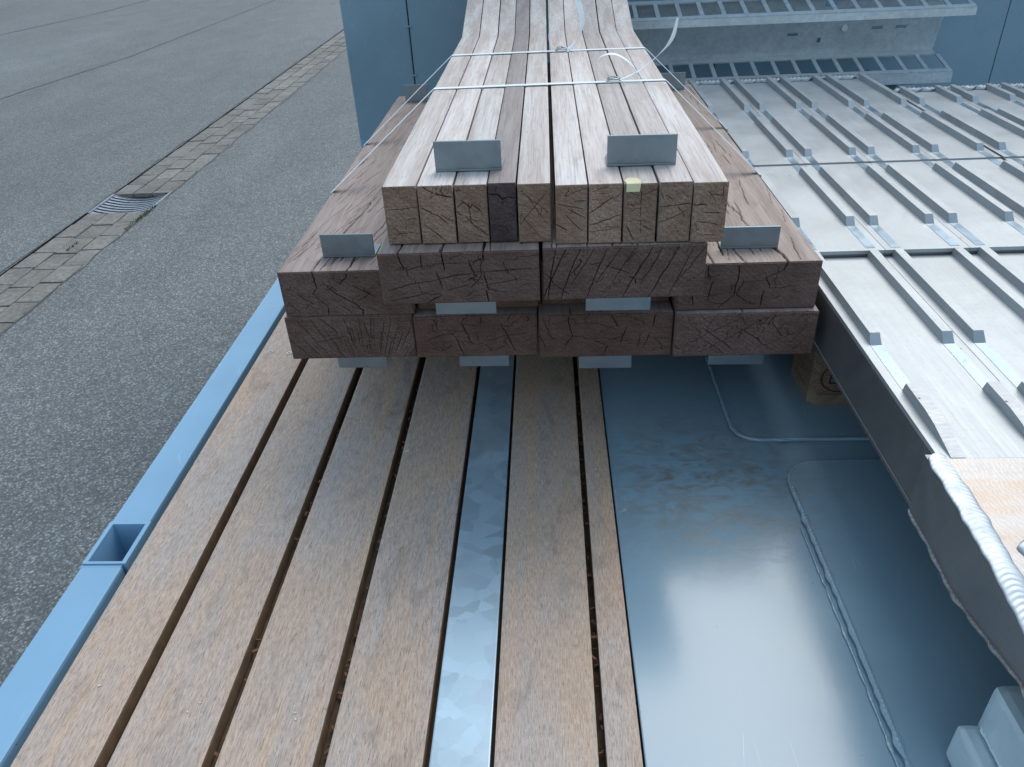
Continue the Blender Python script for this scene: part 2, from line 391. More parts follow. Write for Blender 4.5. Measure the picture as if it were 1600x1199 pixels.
RIP = 0.3
def weld_bead(path, r, pitch, name, mat, parent, flat=0.6, nseg=10, wob=0.12, up=(0, 0, 1), seed=1):
    """rippled weld bead laid along a polyline"""
    rnd = random.Random(seed)
    P = [Vector(p) for p in path]; L = [0]
    for a, b in zip(P, P[1:]): L.append(L[-1] + (b - a).length)
    tot = L[-1]; n = max(4, int(tot / (pitch / 4)))
    def at(s_):
        s_ = min(max(s_, 0), tot)
        for i in range(len(P) - 1):
            if s_ <= L[i + 1] + 1e-9:
                return P[i].lerp(P[i + 1], (s_ - L[i]) / max(1e-9, L[i + 1] - L[i]))
        return P[-1]
    bm = bmesh.new(); rings = []; upv = Vector(up)
    for i in range(n + 1):
        s_ = tot * i / n; p = at(s_); d = (at(s_ + pitch) - at(s_ - pitch)).normalized()
        w = d.cross(upv).normalized(); ring = []
        ph = (s_ / pitch) % 1.0
        rip = 1.0 + RIP * (1 - ph) ** 2 - RIP * 0.3
        ww = r * (1 + wob * mnoise.noise(Vector((s_ * 60, seed, 0))) * 2)
        for k in range(nseg + 1):
            t = math.pi * k / nseg
            c, sn = math.cos(t), math.sin(t)
            lag = -d * (abs(c) ** 1.6) * pitch * 1.1     # crescent shape
            ring.append(bm.verts.new(p + lag + w * c * ww + upv * sn * r * flat * rip))
        rings.append(ring)
    for a, b in zip(rings, rings[1:]):
        for k in range(nseg):
            f = bm.faces.new([a[k], a[k + 1], b[k + 1], b[k]]); f.smooth = True
    m = MB(); m.bm.free(); m.bm = bm
    return m.build(name, mat, parent)

# ------------------------------------------------------------------ cracks as grooves, plus a mask that paints them darker
def polyline(rnd, x0, y0, x1, y1, jit, seg=0.0035):
    n = max(2, int(math.hypot(x1 - x0, y1 - y0) / seg)); pts = []
    dx, dy = (x1 - x0), (y1 - y0); L = math.hypot(dx, dy); nx, ny = -dy / L, dx / L
    off = 0
    for i in range(n + 1):
        t = i / n
        if 0 < i < n:
            off += rnd.uniform(-jit, jit) * 0.9; off *= 0.88
            if rnd.random() < 0.10: off += rnd.choice((-1, 1)) * jit * 1.4
        pts.append((x0 + dx * t + nx * off, y0 + dy * t + ny * off))
    return pts
def field(U, V, cracks, CW=0.36):
    """cracks: list of (polyline, w0, depth). returns depth and mask arrays"""
    D = np.zeros(U.shape); K = np.zeros(U.shape)
    for pts, w, dep in cracks:
        w = w * CW
        n = len(pts) - 1
        xs = [p[0] for p in pts]; ys = [p[1] for p in pts]; m = 3 * w
        sel = (U > min(xs) - m) & (U < max(xs) + m) & (V > min(ys) - m) & (V < max(ys) + m)
        if not sel.any(): continue
        u, v = U[sel], V[sel]; best = np.full(u.shape, 9.0)
        for i in range(n):
            ax, ay = pts[i]; bx, by = pts[i + 1]
            L2 = (bx - ax) ** 2 + (by - ay) ** 2 + 1e-12
            t = np.clip(((u - ax) * (bx - ax) + (v - ay) * (by - ay)) / L2, 0, 1)
            d = np.hypot(u - ax - t * (bx - ax), v - ay - t * (by - ay))
            tt = (i + t) / n
            ww = w * (0.35 + 0.65 * np.sin(np.pi * np.clip(tt * 0.92 + 0.06, 0, 1)) ** 0.7)
            best = np.minimum(best, d / ww)
        g = np.clip(1.35 - best, 0, 1)
        D[sel] = np.maximum(D[sel], g * dep); K[sel] = np.maximum(K[sel], np.clip(g * 1.3, 0, 1))
    return D, K

def block(name, x0, x1, y0, y1, z0, z1, ends, tops, mats, du=0.0005, dt=(0.0012, 0.006), rnd=0.0022, path=None, parent=None, skew=0.0):
    """squared timber: fine grids on the near end and the top (cracks sunk in), plain other faces.
    path: optional list of (y, dz) stations behind y0 for a bent top/bottom"""
    nu = max(2, int((x1 - x0) / du)); nv = max(2, int((z1 - z0) / du))
    V, F, MI, CK = [], [], [], []
    st = path or [(y0, 0.0), (y1, 0.0)]
    ys_ = np.array([p[0] for p in st]); dz_ = np.array([p[1] for p in st])
    def lift(y): return np.interp(y, ys_, dz_)
    # end face
    u = np.linspace(0, x1 - x0, nu + 1); v = np.linspace(0, z1 - z0, nv + 1)
    UU, VV = np.meshgrid(u, v, indexing='ij')
    D, K = field(UU, VV, ends)
    e = np.minimum(np.minimum(UU, x1 - x0 - UU), np.minimum(VV, z1 - z0 - VV))
    D = D + np.where(e < rnd, (1 - e / rnd) ** 2 * rnd * 0.7, 0)
    P = np.stack([x0 + UU, y0 + D + skew * UU, z0 + VV], -1).reshape(-1, 3)
    faces = []
    def grid_faces(a, b, base):
        i = np.arange(a)[:, None] * (b + 1) + np.arange(b)[None, :]
        i = i.reshape(-1) + base
        return np.stack([i, i + (b + 1), i + (b + 2), i + 1], -1)
    G = grid_faces(nu, nv, 0); mi = [np.ones(len(G), int)]
    allv = [P]; allf = [G]; ck = [K.reshape(-1)]; base = len(P)
    # top face
    L = y1 - y0
    if tops is not None:
        na = max(2, int((x1 - x0) / dt[0])); nb = max(2, int(L / dt[1]))
    else: na, nb = 12, 40 if path else 2
    u = np.linspace(0, x1 - x0, na + 1); w = np.linspace(0, L, nb + 1)
    if path: w = np.unique(np.concatenate([w, ys_ - y0])); nb = len(w) - 1
    UU, WW = np.meshgrid(u, w, indexing='ij')
    if tops is not None: D, K = field(UU, WW, tops, 0.55)
    else: D = np.zeros(UU.shape); K = np.zeros(UU.shape)
    e = np.minimum(UU, x1 - x0 - UU)
    D = D + np.where(e < rnd, (1 - e / rnd) ** 2 * rnd * 0.7, 0) + np.where(WW < 1e-6, rnd * 0.7, 0)
    T = np.stack([x0 + UU, y0 + WW + np.where(WW < 1e-6, skew * UU, 0), z1 - D + lift(y0 + WW)], -1).reshape(-1, 3)
    G = grid_faces(na, nb, base)[:, ::1]
    allv.append(T); allf.append(G); ck.append(K.reshape(-1)); mi.append(np.zeros(len(G), int)); base += len(T)
    # sides, bottom, back
    r7 = rnd * 0.7
    sv, sf = [], []
    for k, (yy, dz) in enumerate(st):
        yk = yy + (r7 if k == 0 else 0)
        sv += [(x0, yk, z0 + dz), (x1, yk + (skew * (x1 - x0) if k == 0 else 0), z0 + dz), (x1, yk + (skew * (x1 - x0) if k == 0 else 0), z1 - r7 + dz), (x0, yk, z1 - r7 + dz)]
    for k in range(len(st) - 1):
        a = base + 4 * k; b = a + 4
        sf += [(a, a + 3, b + 3, b), (a + 1, b + 1, b + 2, a + 2), (a, b, b + 1, a + 1)]
    b = base + 4 * (len(st) - 1)
    sf.append((b, b + 3, b + 2, b + 1))
    allv.append(np.array(sv)); ck.append(np.zeros(len(sv))); allf.append(np.array(sf)); mi.append(np.zeros(len(sf), int))
    verts = np.concatenate(allv); facs = np.concatenate(allf); mi = np.concatenate(mi); ck = np.concatenate(ck)
    og = np.array([(x0 + x1) / 2, y0, z0]); verts = verts - og
    me = bpy.data.meshes.new(name)
    me.vertices.add(len(verts)); me.vertices.foreach_set('co', verts.astype(np.float32).ravel())
    me.loops.add(len(facs) * 4); me.loops.foreach_set('vertex_index', facs.astype(np.int32).ravel())
    me.polygons.add(len(facs)); me.polygons.foreach_set('loop_start', (np.arange(len(facs)) * 4).astype(np.int32))
    me.polygons.foreach_set('loop_total', np.full(len(facs), 4, np.int32))
    me.polygons.foreach_set('material_index', mi.astype(np.int32))
    me.update(calc_edges=True); me.validate()
    a = me.attributes.new('crack', 'FLOAT', 'POINT'); a.data.foreach_set('value', ck.astype(np.float32))
    me.update()
    return link_mesh(name, me, list(mats), parent, tuple(og))

# ================================================================== GROUND
GZ = -0.80
GX0, GX1 = -2.765, -2.385       # gutter
def sheet(name, x0, x1, y0, y1, z, mat):
    m = MB(); v = [m.bm.verts.new(p) for p in ((x0, y0, z), (x1, y0, z), (x1, y1, z), (x0, y1, z))]; m.bm.faces.new(v)
    return m.build(name, mat)
tag(sheet('ground', -400, 400, -400, 400, GZ - 0.09, M_ASPH), kind='structure')
tag(sheet('asphalt_yard', GX1 + 0.003, 60, -60, 120, GZ, M_ASPH), kind='structure')
tag(sheet('asphalt_road', -80, GX0 - 0.004, -60, 120, GZ, M_ASPH), kind='structure')
gut = MB().box(GX0 - 0.02, GX1 + 0.02, -4, 4.33, GZ - 0.028, GZ - 0.010).box(GX0 - 0.02, GX1 + 0.02, 4.67, 16, GZ - 0.028, GZ - 0.010).build('gutter', M_TAR); tag(gut, kind='structure')
rnd = random.Random(5)
meshes = []
for k in range(6):
    m = MB(); m.box(-0.0593, 0.0593, -0.0995, 0.0995, -0.025, 0.0, 0.005)
    for v in m.bm.verts:
        v.co += Vector((rnd.uniform(-1, 1) * 0.0015, rnd.uniform(-1, 1) * 0.0015, 0))
    me = bpy.data.meshes.new('paving_stone'); m.bm.to_mesh(me); m.bm.free(); me.materials.append(M_PAVE); meshes.append(me)
GR0, GR1 = 4.335, 4.665          # grate
for row in range(3):
    xc = GX0 + 0.0635 + row * 0.1265
    y = -1.0 + [0.0, 0.12, 0.05][row]
    for seg0, seg1 in ((0.9, GR0), (GR1, 14.0)):
        y = seg0 + ([0.0, 0.11, 0.045][row] if seg0 > 1 else 0)
        if seg0 > 1 and [0.0, 0.11, 0.045][row] > 0:
            o = bpy.data.objects.new('paving_stone', meshes[0]); COL.objects.link(o); o.parent = gut
            L = [0.0, 0.11, 0.045][row]; o.scale = (1, (L - 0.008) / 0.2, 1); o.location = (xc, seg0 + L / 2, GZ + 0.001)
        while y < seg1 - 0.02:
            L = min(rnd.choice((0.2, 0.2, 0.206, 0.21)), seg1 - y)
            if seg1 - (y + L) < 0.05: L = seg1 - y
            o = bpy.data.objects.new('paving_stone', meshes[rnd.randrange(6)]); COL.objects.link(o); o.parent = gut
            o.scale = (1, (L - 0.008) / 0.2, 1)
            o.location = (xc + rnd.uniform(-1, 1) * 0.002, y + L / 2, GZ - rnd.uniform(0, 0.004))
            o.rotation_euler = (rnd.uniform(-1, 1) * 0.01, rnd.uniform(-1, 1) * 0.02, rnd.uniform(-1, 1) * 0.008)
            y += L
# drain grate: dished, seven curved bars in a frame
gr = empty('drain_grate', ((GX0 + GX1) / 2, (GR0 + GR1) / 2, GZ), 'grey cast iron drain grate with curved bars set in the paved gutter', 'drain')
def dish(x): 
    t = (x - (GX0 + GX1) / 2) / 0.19; return GZ - 0.030 * (1 - t * t)
nb = 8
for k in range(nb):
    yc = GR0 + 0.024 + k * (GR1 - GR0 - 0.048) / (nb - 1)
    m = MB(); N = 14
    xs = [GX0 + 0.014 + (GX1 - GX0 - 0.028) * i / N for i in range(N + 1)]
    for a, b in zip(xs, xs[1:]):
        za, zb = dish(a), dish(b); h = 0.024; w = 0.0098
        m.hexa([(a, yc - w, za - h), (b, yc - w, zb - h), (b, yc + w, zb - h), (a, yc + w, za - h),
                (a, yc - w, za), (b, yc - w, zb), (b, yc + w, zb), (a, yc + w, za)])
    m.build('bar', M_IRON, gr)
m = MB()
for (a, b, c, d) in ((GX0, GX0 + 0.014, GR0, GR1), (GX1 - 0.014, GX1, GR0, GR1)): m.box(a, b, c, d, GZ - 0.05, GZ + 0.002)
for yc in (GR0 + 0.005, GR1 - 0.005):
    N = 10; xs = [GX0 + 0.0145 + (GX1 - GX0 - 0.029) * i / N for i in range(N + 1)]
    for a, b in zip(xs, xs[1:]):
        za, zb = dish(a) + 0.001, dish(b) + 0.001
        m.hexa([(a, yc - .005, za - .03), (b, yc - .005, zb - .03), (b, yc + .005, zb - .03), (a, yc + .005, za - .03), (a, yc - .005, za), (b, yc - .005, zb), (b, yc + .005, zb), (a, yc + .005, za)])
m.build('frame', M_IRON, gr)
MB().box(GX0 + 0.01, GX1 - 0.01, GR0 + 0.01, GR1 - 0.01, GZ - 0.085, GZ - 0.075).build('sump', DARK, gr)
# moss tufts along the joint by the grate
m = MB(); rnd = random.Random(9)
for k in range(260):
    y = GR0 - 0.34 + 0.42 * rnd.random() ** 0.6; x = GX1 + rnd.gauss(0.0, 0.009)
    if rnd.random() < 0.15: y = 3.75 + rnd.random() * 0.12; x = GX0 + 0.19 + rnd.gauss(0, 0.006)
    h = rnd.uniform(0.006, 0.02); a = rnd.random() * 6.28; w = 0.003
    p = Vector((x, y, GZ - 0.002)); d = Vector((math.cos(a) * w, math.sin(a) * w, 0)); t = p + Vector((rnd.gauss(0, .006), rnd.gauss(0, .006), h))
    m.bm.faces.new([m.bm.verts.new(p - d), m.bm.verts.new(p + d), m.bm.verts.new(t)])
tag(m.build('moss', M_MOSS, recalc=False), 'green moss growing in the gutter joint beside the drain grate', 'moss', kind='stuff')
# tar seams in the asphalt
def seam(pts, w, seed):
    r = random.Random(seed); m = MB(); L = []; 
    P = []
    for a, b in zip(pts, pts[1:]):
        n = int(math.hypot(b[0] - a[0], b[1] - a[1]) / 0.12)
        for i in range(n): P.append((a[0] + (b[0] - a[0]) * i / n + r.uniform(-1, 1) * 0.012, a[1] + (b[1] - a[1]) * i / n))
    prev = None
    for x, y in P:
        ww = w * r.uniform(0.4, 1.3); z = GZ + 0.003
        cur = (m.bm.verts.new((x - ww, y, z)), m.bm.verts.new((x + ww, y, z)))
        if prev: m.bm.faces.new([prev[0], prev[1], cur[1], cur[0]])
        prev = cur
    return tag(m.build('asphalt_seam', M_TAR), kind='structure')
seam([(-5.6, 3), (-5.40, 7.7), (-5.09, 9.87), (-4.94, 15.5), (-4.8, 25)], 0.010, 1)
seam([(-8.6, 8), (-8.28, 12.4), (-7.87, 14.6), (-7.6, 20)], 0.018, 2)
seam([(GX0 - 0.014, -2), (GX0 - 0.014, 15)], 0.0035, 3)
seam([(GX1 + 0.014, -2), (GX1 + 0.014, 15)], 0.003, 4)

# ================================================================== TRAILER
tr = empty('low_loader_trailer', (0, 0, 0), 'blue grey low loader trailer bed with weathered wooden deck planks', 'trailer')
YB, YF = -1.2, 2.70
# floor sheet and sub-floor
m = MB(); m.box(0.0835, 1.9, YB, YF, -0.012, -0.003, 0.0015); m.build('floor_plate', M_FLOOR, tr)
m = MB(); m.box(-0.56, 0.082, YB, YF, -0.05, -0.022); m.build('deck_base', mat_flat('dirty_gap_floor', (0.09, 0.06, 0.04), 0.95, amt=0.4), tr)
# side rail: square tube, broken by the stake pocket
RX0, RX1 = -0.622, -0.5665
m = MB(); m.box(RX0, RX1, YB, 0.6985, -0.06, -0.002, 0.004); m.box(RX0, RX1, 0.7800, YF, -0.06, -0.002, 0.004)
m.build('side_rail', M_RAIL, tr)
m = MB(); m.box(RX0 + 0.006, RX1, YB, YF, -0.24, -0.0605); m.build('side_beam', M_PAINT, tr)
m = MB()
PX0, PX1, PY0, PY1 = RX0 + 0.0005, RX1 + 0.0035, 0.6995, 0.779
for (a, b, c, d) in ((PX0, PX0 + 0.006, PY0, PY1), (PX1 - 0.006, PX1, PY0, PY1), (PX0 + 0.006, PX1 - 0.006, PY0, PY0 + 0.004), (PX0 + 0.006, PX1 - 0.006, PY1 - 0.005, PY1)):
    m.box(a, b, c, d, -0.20, 0.0005)
sp_ = m.build('stake_pocket', M_RAIL, tr)
sub = MB().box(PX0 + 0.0065, PX1 - 0.0065, PY0 + 0.0045, PY1 - 0.0055, -0.20, -0.185).build('pocket_floor', M_PAINT, sp_)
for yy in (0.697, 0.7815):
    weld_bead([(RX0, yy, -0.003), (RX1, yy, -0.003)], 0.0028, 0.003, 'weld_bead', M_RAIL, sp_, 0.5, seed=int(yy * 100))
# planks
planks = [(-0.5535, -0.4665), (-0.4535, -0.3560), (-0.3430, -0.2440), (-0.2320, -0.1345), (-0.0645, 0.0385), (0.0460, 0.0812)]
rnd = random.Random(3)
for i, (a, b) in enumerate(planks):
    ye = 2.05 if i < 5 else 1.6
    m = MB(); m.box(a, b, YB, ye, -0.0215, 0.0, 0.0028)
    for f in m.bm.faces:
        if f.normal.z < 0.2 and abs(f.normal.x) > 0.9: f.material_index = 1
    me_o = m.build('deck_plank', [M_DECK, M_DECK_EDGE], tr, origin=((a + b) / 2, 0, 0))
    for p in me_o.data.polygons: p.use_smooth = False
    if i == 0:
        for (sx, sy) in ((-0.5341, 1.2448), (-0.4964, 1.2385)):
            s = MB(); N = 14
            top = [s.bm.verts.new((sx + 0.0052 * math.cos(t), sy + 0.0052 * math.sin(t), 0.0012)) for t in [2 * math.pi * k / N for k in range(N)]]
            inn = [s.bm.verts.new((sx + 0.0024 * math.cos(t), sy + 0.0024 * math.sin(t), 0.0012)) for t in [2 * math.pi * k / N for k in range(N)]]
            bot = [s.bm.verts.new((sx + 0.0022 * math.cos(t), sy + 0.0022 * math.sin(t), -0.002)) for t in [2 * math.pi * k / N for k in range(N)]]
            out = [s.bm.verts.new((sx + 0.0054 * math.cos(t), sy + 0.0054 * math.sin(t), -0.001)) for t in [2 * math.pi * k / N for k in range(N)]]
            for k in range(N):
                j = (k + 1) % N
                s.bm.faces.new([top[k], top[j], inn[j], inn[k]]); s.bm.faces.new([inn[k], inn[j], bot[j], bot[k]]); s.bm.faces.new([out[k], out[j], top[j], top[k]])
            s.bm.faces.new(bot)
            s.build('screw', M_SCREW, me_o)
MB().box(-0.1285, -0.0685, YB, 2.4, -0.0215, -0.0012, 0.0014).build('steel_strip', M_GALV, tr)
# wood debris in the gaps
m = MB(); rnd = random.Random(12)
for k in range(150):
    gx = rnd.choice((-0.2375, -0.2375, 0.0425, 0.0425, -0.350)); y = rnd.uniform(0.3, 1.15)
    x = gx + rnd.uniform(-0.002, 0.002); z = -0.022 + rnd.random() * 0.012
    s = rnd.uniform(0.001, 0.003); a = rnd.random() * 6.28
    d = Vector((math.cos(a), math.sin(a), rnd.uniform(-.3, .3))) * s * 1.3; e = Vector((-math.sin(a), math.cos(a), rnd.uniform(-.5, .5))) * s * 0.5
    p = Vector((x, y, z))
    m.hexa([p - d - e, p + d - e, p + d + e, p - d + e, p - d - e + Vector((0, 0, s)), p + d - e + Vector((0, 0, s)), p + d + e + Vector((0, 0, s * .6)), p - d + e + Vector((0, 0, s * .6))])
tag(m.build('wood_debris', M_DEBRIS, tr), kind='stuff')

m = MB(); rnd = random.Random(44)
for k in range(26):
    x = rnd.uniform(-0.55, 0.08); y = rnd.uniform(0.45, 1.15)
    if k == 0: x, y = -0.225, 0.93
    if k == 1: x, y = 0.062, 0.88
    if not any(a + .004 < x < b - .004 for a, b in planks): continue
    q = rnd.uniform(0.0005, 0.0012) * (1.8 if k < 2 else 1); a = rnd.random() * 3.1; u = Vector((math.cos(a), math.sin(a), 0)) * q * 1.7; v = Vector((-math.sin(a), math.cos(a), 0)) * q; p = Vector((x, y, 0.0003)); h = Vector((0, 0, q * 0.8))
    m.hexa([p - u - v, p + u - v * .6, p + u * .7 + v, p - u + v * .8, p - u - v + h, p + u - v * .6 + h, p + u * .7 + v + h * .5, p - u + v * .8 + h])
tag(m.build('wood_chips', mat_flat('pale_chip', (0.55, 0.50, 0.44), 0.8), tr), kind='stuff')

# raised cover plates on the floor with painted weld beads
def rounded(pts, rad, seg=6):
    out = []
    n = len(pts)
    for i in range(n):
        p = Vector(pts[i]).to_2d(); a = Vector(pts[i - 1]).to_2d(); b = Vector(pts[(i + 1) % n]).to_2d(); r = rad[i]
        if r <= 0: out.append(tuple(p)); continue
        d1 = (a - p).normalized(); d2 = (b - p).normalized()
        s, e = p + d1 * r, p + d2 * r
        for k in range(seg + 1):
            t = k / seg; out.append(tuple((1 - t) ** 2 * s + 2 * t * (1 - t) * p + t * t * e))
    return out
pl1 = rounded([(1.8, 0.944, 0), (0.277, 0.944, 0), (0.277, 2.3, 0), (1.8, 2.3, 0)], [0, 0.045, 0, 0])
MB().prism(pl1, -0.0028, 0.003, 'Z').build('cover_plate', M_FLOOR, tr)
pl2 = rounded([(0.331, -1.1, 0), (0.331, 0.890, 0), (1.8, 0.890, 0), (1.8, -1.1, 0)], [0, 0.055, 0, 0])
MB().prism(pl2, -0.0028, 0.003, 'Z').build('cover_plate', M_FLOOR, tr)
bp = [(x, y, 0.0015) for x, y in pl1[:8]]
weld_bead([(1.2, 0.944, 0.0015)] + bp[1:] + [(0.277, 1.6, 0.0015)], 0.0036, 0.0045, 'weld_bead', M_FLOOR, tr, 0.75, seed=4, wob=0.3)
bp = [(x, y, 0.0015) for x, y in pl2[1:8]]
weld_bead([(0.331, -0.2, 0.0015), (0.331, 0.3, 0.0015), (0.332, 0.62, 0.0015), (0.331, 0.835, 0.0015)], 0.0036, 0.0060, 'weld_bead', M_FLOOR, tr, 0.85, seed=5, wob=0.4)
weld_bead([(0.3225, 0.2, -0.001), (0.3235, 0.55, -0.001), (0.3225, 0.76, -0.001)], 0.0014, 0.007, 'weld_bead', M_FLOOR, tr, 0.5, seed=6, wob=0.9)
weld_bead([(x, y, 0.001) for x, y in pl2[1:9]] + [(0.6, 0.890, 0.001)], 0.0030, 0.006, 'weld_bead', M_FLOOR, tr, 0.7, seed=7, wob=0.3)
# headboard: panels with recessed vertical seams
m = MB(); m.box(-0.655, -0.4425, YF, YF + 0.9, -0.02, 1.3, 0.004); m.build('headboard_panel', M_PAINT, tr)
m = MB(); m.box(-0.4395, 0.55, YF + 0.003, YF + 0.9, -0.02, 1.3, 0.003); m.build('headboard_panel', M_PAINT, tr)
m = MB(); m.box(0.5525, 1.4455, YF + 0.001, YF + 0.9, -0.02, 1.3, 0.003); m.build('headboard_panel', M_PAINT, tr)
m = MB(); m.box(1.4475, 2.0, YF, YF + 0.9, -0.02, 1.3, 0.003); m.build('headboard_panel', M_PAINT, tr)
MB().box(-0.652, -0.60, YF - 0.006, YF - 0.0005, -0.02, 0.004, 0.001).build('corner_gusset', M_RAIL, tr)
for xs in (-0.441,):
    for zz in (0.21, 0.36):
        weld_bead([(xs - 0.004, YF - 0.001, zz), (xs + 0.010, YF - 0.001, zz + 0.0015)], 0.003, 0.003, 'weld_bead', M_PAINT, tr, 0.6, up=(0, -1, 0), seed=8)
MB().box(1.4, 1.9, -1.2, YF, -0.24, -0.0125).build('chassis_beam', M_PAINT, tr)
MB().box(-0.2, 0.2, -1.2, YF, -0.30, -0.055).build('chassis_beam', M_PAINT, tr)

# ================================================================== STACK
def CR(*segs, seed=0, jit=0.0012):
    """each seg: x0,y0,x1,y1,width_mm in normalised face coords -> metres handled by caller"""
    return (segs, seed, jit)
def mk(w, h, segs, seed, jit=0.0011, depth=0.0035):
    r = random.Random(seed); out = []
    for s in segs:
        x0, y0, x1, y1, wd = s
        out.append((polyline(r, x0 * w, y0 * h, x1 * w, y1 * h, jit), wd * 0.001, depth))
    return out
def fan(r, w, h, cx, cy, n, a0, a1, r0, r1, wd):
    """radial checks from a pith point"""
    out = []
    for i in range(n):
        a = a0 + (a1 - a0) * (i + r.uniform(0.2, 0.8)) / n; s = r.uniform(r0, r0 + (r1 - r0) * 0.5); e = s + r.uniform(0.25, 0.8) * (r1 - r0)
        x0, y0, x1, y1 = cx + math.cos(a) * s, cy + math.sin(a) * s, cx + math.cos(a) * e, cy + math.sin(a) * e
        out.append((polyline(r, x0, y0, x1, y1, 0.0006), wd * r.uniform(0.5, 1.2) * 0.001, 0.003))
    return out
def net(r, w, h, n, ang, L, wd, cross=0.5):
    """stepped drying checks: legs along the rays with short jogs across them"""
    out = []
    for i in range(int(n * 0.9)):
        x, y = r.uniform(0.03, 0.97) * w, r.uniform(0.05, 0.95) * h
        a = ang + r.gauss(0, 0.15) + (math.pi / 2 if r.random() < cross * 0.6 else 0)
        P = [(x, y)]; tot = L * r.uniform(0.4, 1.5); done = 0
        while done < tot:
            l = L * r.uniform(0.12, 0.35); d = a + r.gauss(0, 0.22)
            if r.random() < 0.35: d += r.choice((-1, 1)) * r.uniform(0.9, 1.5); l *= 0.4
            x += math.cos(d) * l; y += math.sin(d) * l; P.append((x, y)); done += l
        out.append((P, wd * r.uniform(0.5, 1.5) * 0.001, 0.0028))
    return out
def checks(r, w, L, n, slant, l0, l1, wd):
    """lengthwise drying checks on a top face"""
    out = []
    for i in range(n):
        x, y = r.uniform(0.02, 0.98) * w, r.uniform(0, 1) ** 1.2 * L
        l = r.uniform(l0, l1); s = slant + r.gauss(0, 0.05)
        out.append((polyline(r, x, y, x + s * l, y + l, 0.0007, 0.012), wd * r.uniform(0.4, 1.0) * 0.001, 0.0025))
    return out

W1, H1 = 0.184, 0.067
LAYER = 'bottom layer of hardwood beams'
R = random.Random(20)
ends = mk(W1, H1, [(0.28, 1, 0.40, 0.62, 1.2), (0.22, 0.42, 0.46, 0.6, 1.1), (0.46, 1, 0.52, 0.2, 1.0), (0.52, 0.5, 0.62, 0.52, 0.9), (0.62, 0.95, 0.64, 0.1, 0.9), (0.64, 0.5, 0.72, 0.5, 0.8)], 1) \
    + fan(R, W1, H1, 0.11, -0.09, 34, 0.9, 2.5, 0.07, 0.17, 0.75)
block('timber_beam', -0.3795, -0.1965, 0.9565, 2.02, 0.153, 0.221, ends, checks(R, .183, .1, 14, 0.05, .02, .06, 1), [M_BEAM, M_BEAME])
b_ = bpy.data.objects['timber_beam']; tag(b_, 'brown hardwood beam at the bottom left of the stack, its end fanned with radial cracks', 'beam', LAYER)
def named(o, label, group, cat='beam'): return tag(o, label, cat, group)
R = random.Random(21)
ends = mk(W1, H1, [(0.42, 1, 0.37, 0.82, 1.3), (0.37, 0.82, 0.45, 0.3, 1.5), (0.45, 0.35, 0.33, 0.4, 0.9), (0.32, 0.42, 0.36, 0, 1.3), (0.53, 1, 0.52, 0.8, 1.2), (0.75, 1, 0.72, 0.85, 1.4), (0.67, 0.8, 0.77, 0.1, 1.4), (0.1, 0.45, 0.36, 0.7, 0.9), (0.55, 0.38, 0.9, 0.62, 0.9), (0.54, 0.3, 0.60, 0.12, 1.2)], 2) + net(R, W1, H1, 22, 0.5, 0.03, 0.6)
o = block('timber_beam', -0.1945, -0.0195, 0.9535, 2.02, 0.153, 0.2195, ends, checks(R, .17, .1, 14, 0.05, .02, .06, 1), [M_BEAM, M_BEAMER])
named(o, 'reddish brown beam, second from the left in the bottom layer of the stack', LAYER)
R = random.Random(22)
ends = mk(W1, H1, [(0.22, 1, 0.25, 0.5, 1.3), (0.25, 0.5, 0.2, 0.2, 1.1), (0.54, 1, 0.60, 0.72, 1.5), (0.88, 1, 0.86, 0.7, 1.8), (0.66, 0.7, 0.62, 0.3, 1.3), (0.42, 0.4, 0.52, 0.28, 1.2), (0.52, 0.28, 0.5, 0.1, 1.2), (0.2, 0.55, 0.6, 0.42, 0.8), (0.84, 0.55, 0.8, 0.2, 1.0)], 3) + net(R, W1, H1, 20, 0.1, 0.03, 0.6)
o = block('timber_beam', -0.0165, 0.1690, 0.9470, 2.02, 0.1525, 0.2205, ends, checks(R, .18, .1, 14, 0.05, .02, .06, 1.2), [M_BEAM, M_BEAMER])
named(o, 'red brown beam, third from the left in the bottom layer, between two zinc brackets', LAYER)
R = random.Random(23)
ends = mk(W1, H1, [(0.02, 0.2, 0.5, 0.9, 0.9), (0.2, 0.1, 0.7, 0.95, 1.0), (0.2, 0.7, 0.36, 0.35, 1.0), (0.36, 0.35, 0.45, 0.1, 0.9), (0.45, 0.7, 0.75, 0.12, 0.9), (0.68, 0.9, 0.6, 0.5, 1.2), (0.74, 0.95, 0.68, 0.75, 1.3), (0.6, 0.1, 0.95, 0.6, 0.9)], 4) + net(R, W1, H1, 34, 0.8, 0.028, 0.65)
o = block('timber_beam', 0.1715, 0.3640, 0.9400, 2.03, 0.1535, 0.2210, ends, checks(R, .19, .1, 14, 0.05, .02, .06, 1), [M_BEAM, M_BEAME])
named(o, 'purple brown beam at the bottom right of the stack with net-like cracks, beside the ramp', LAYER)
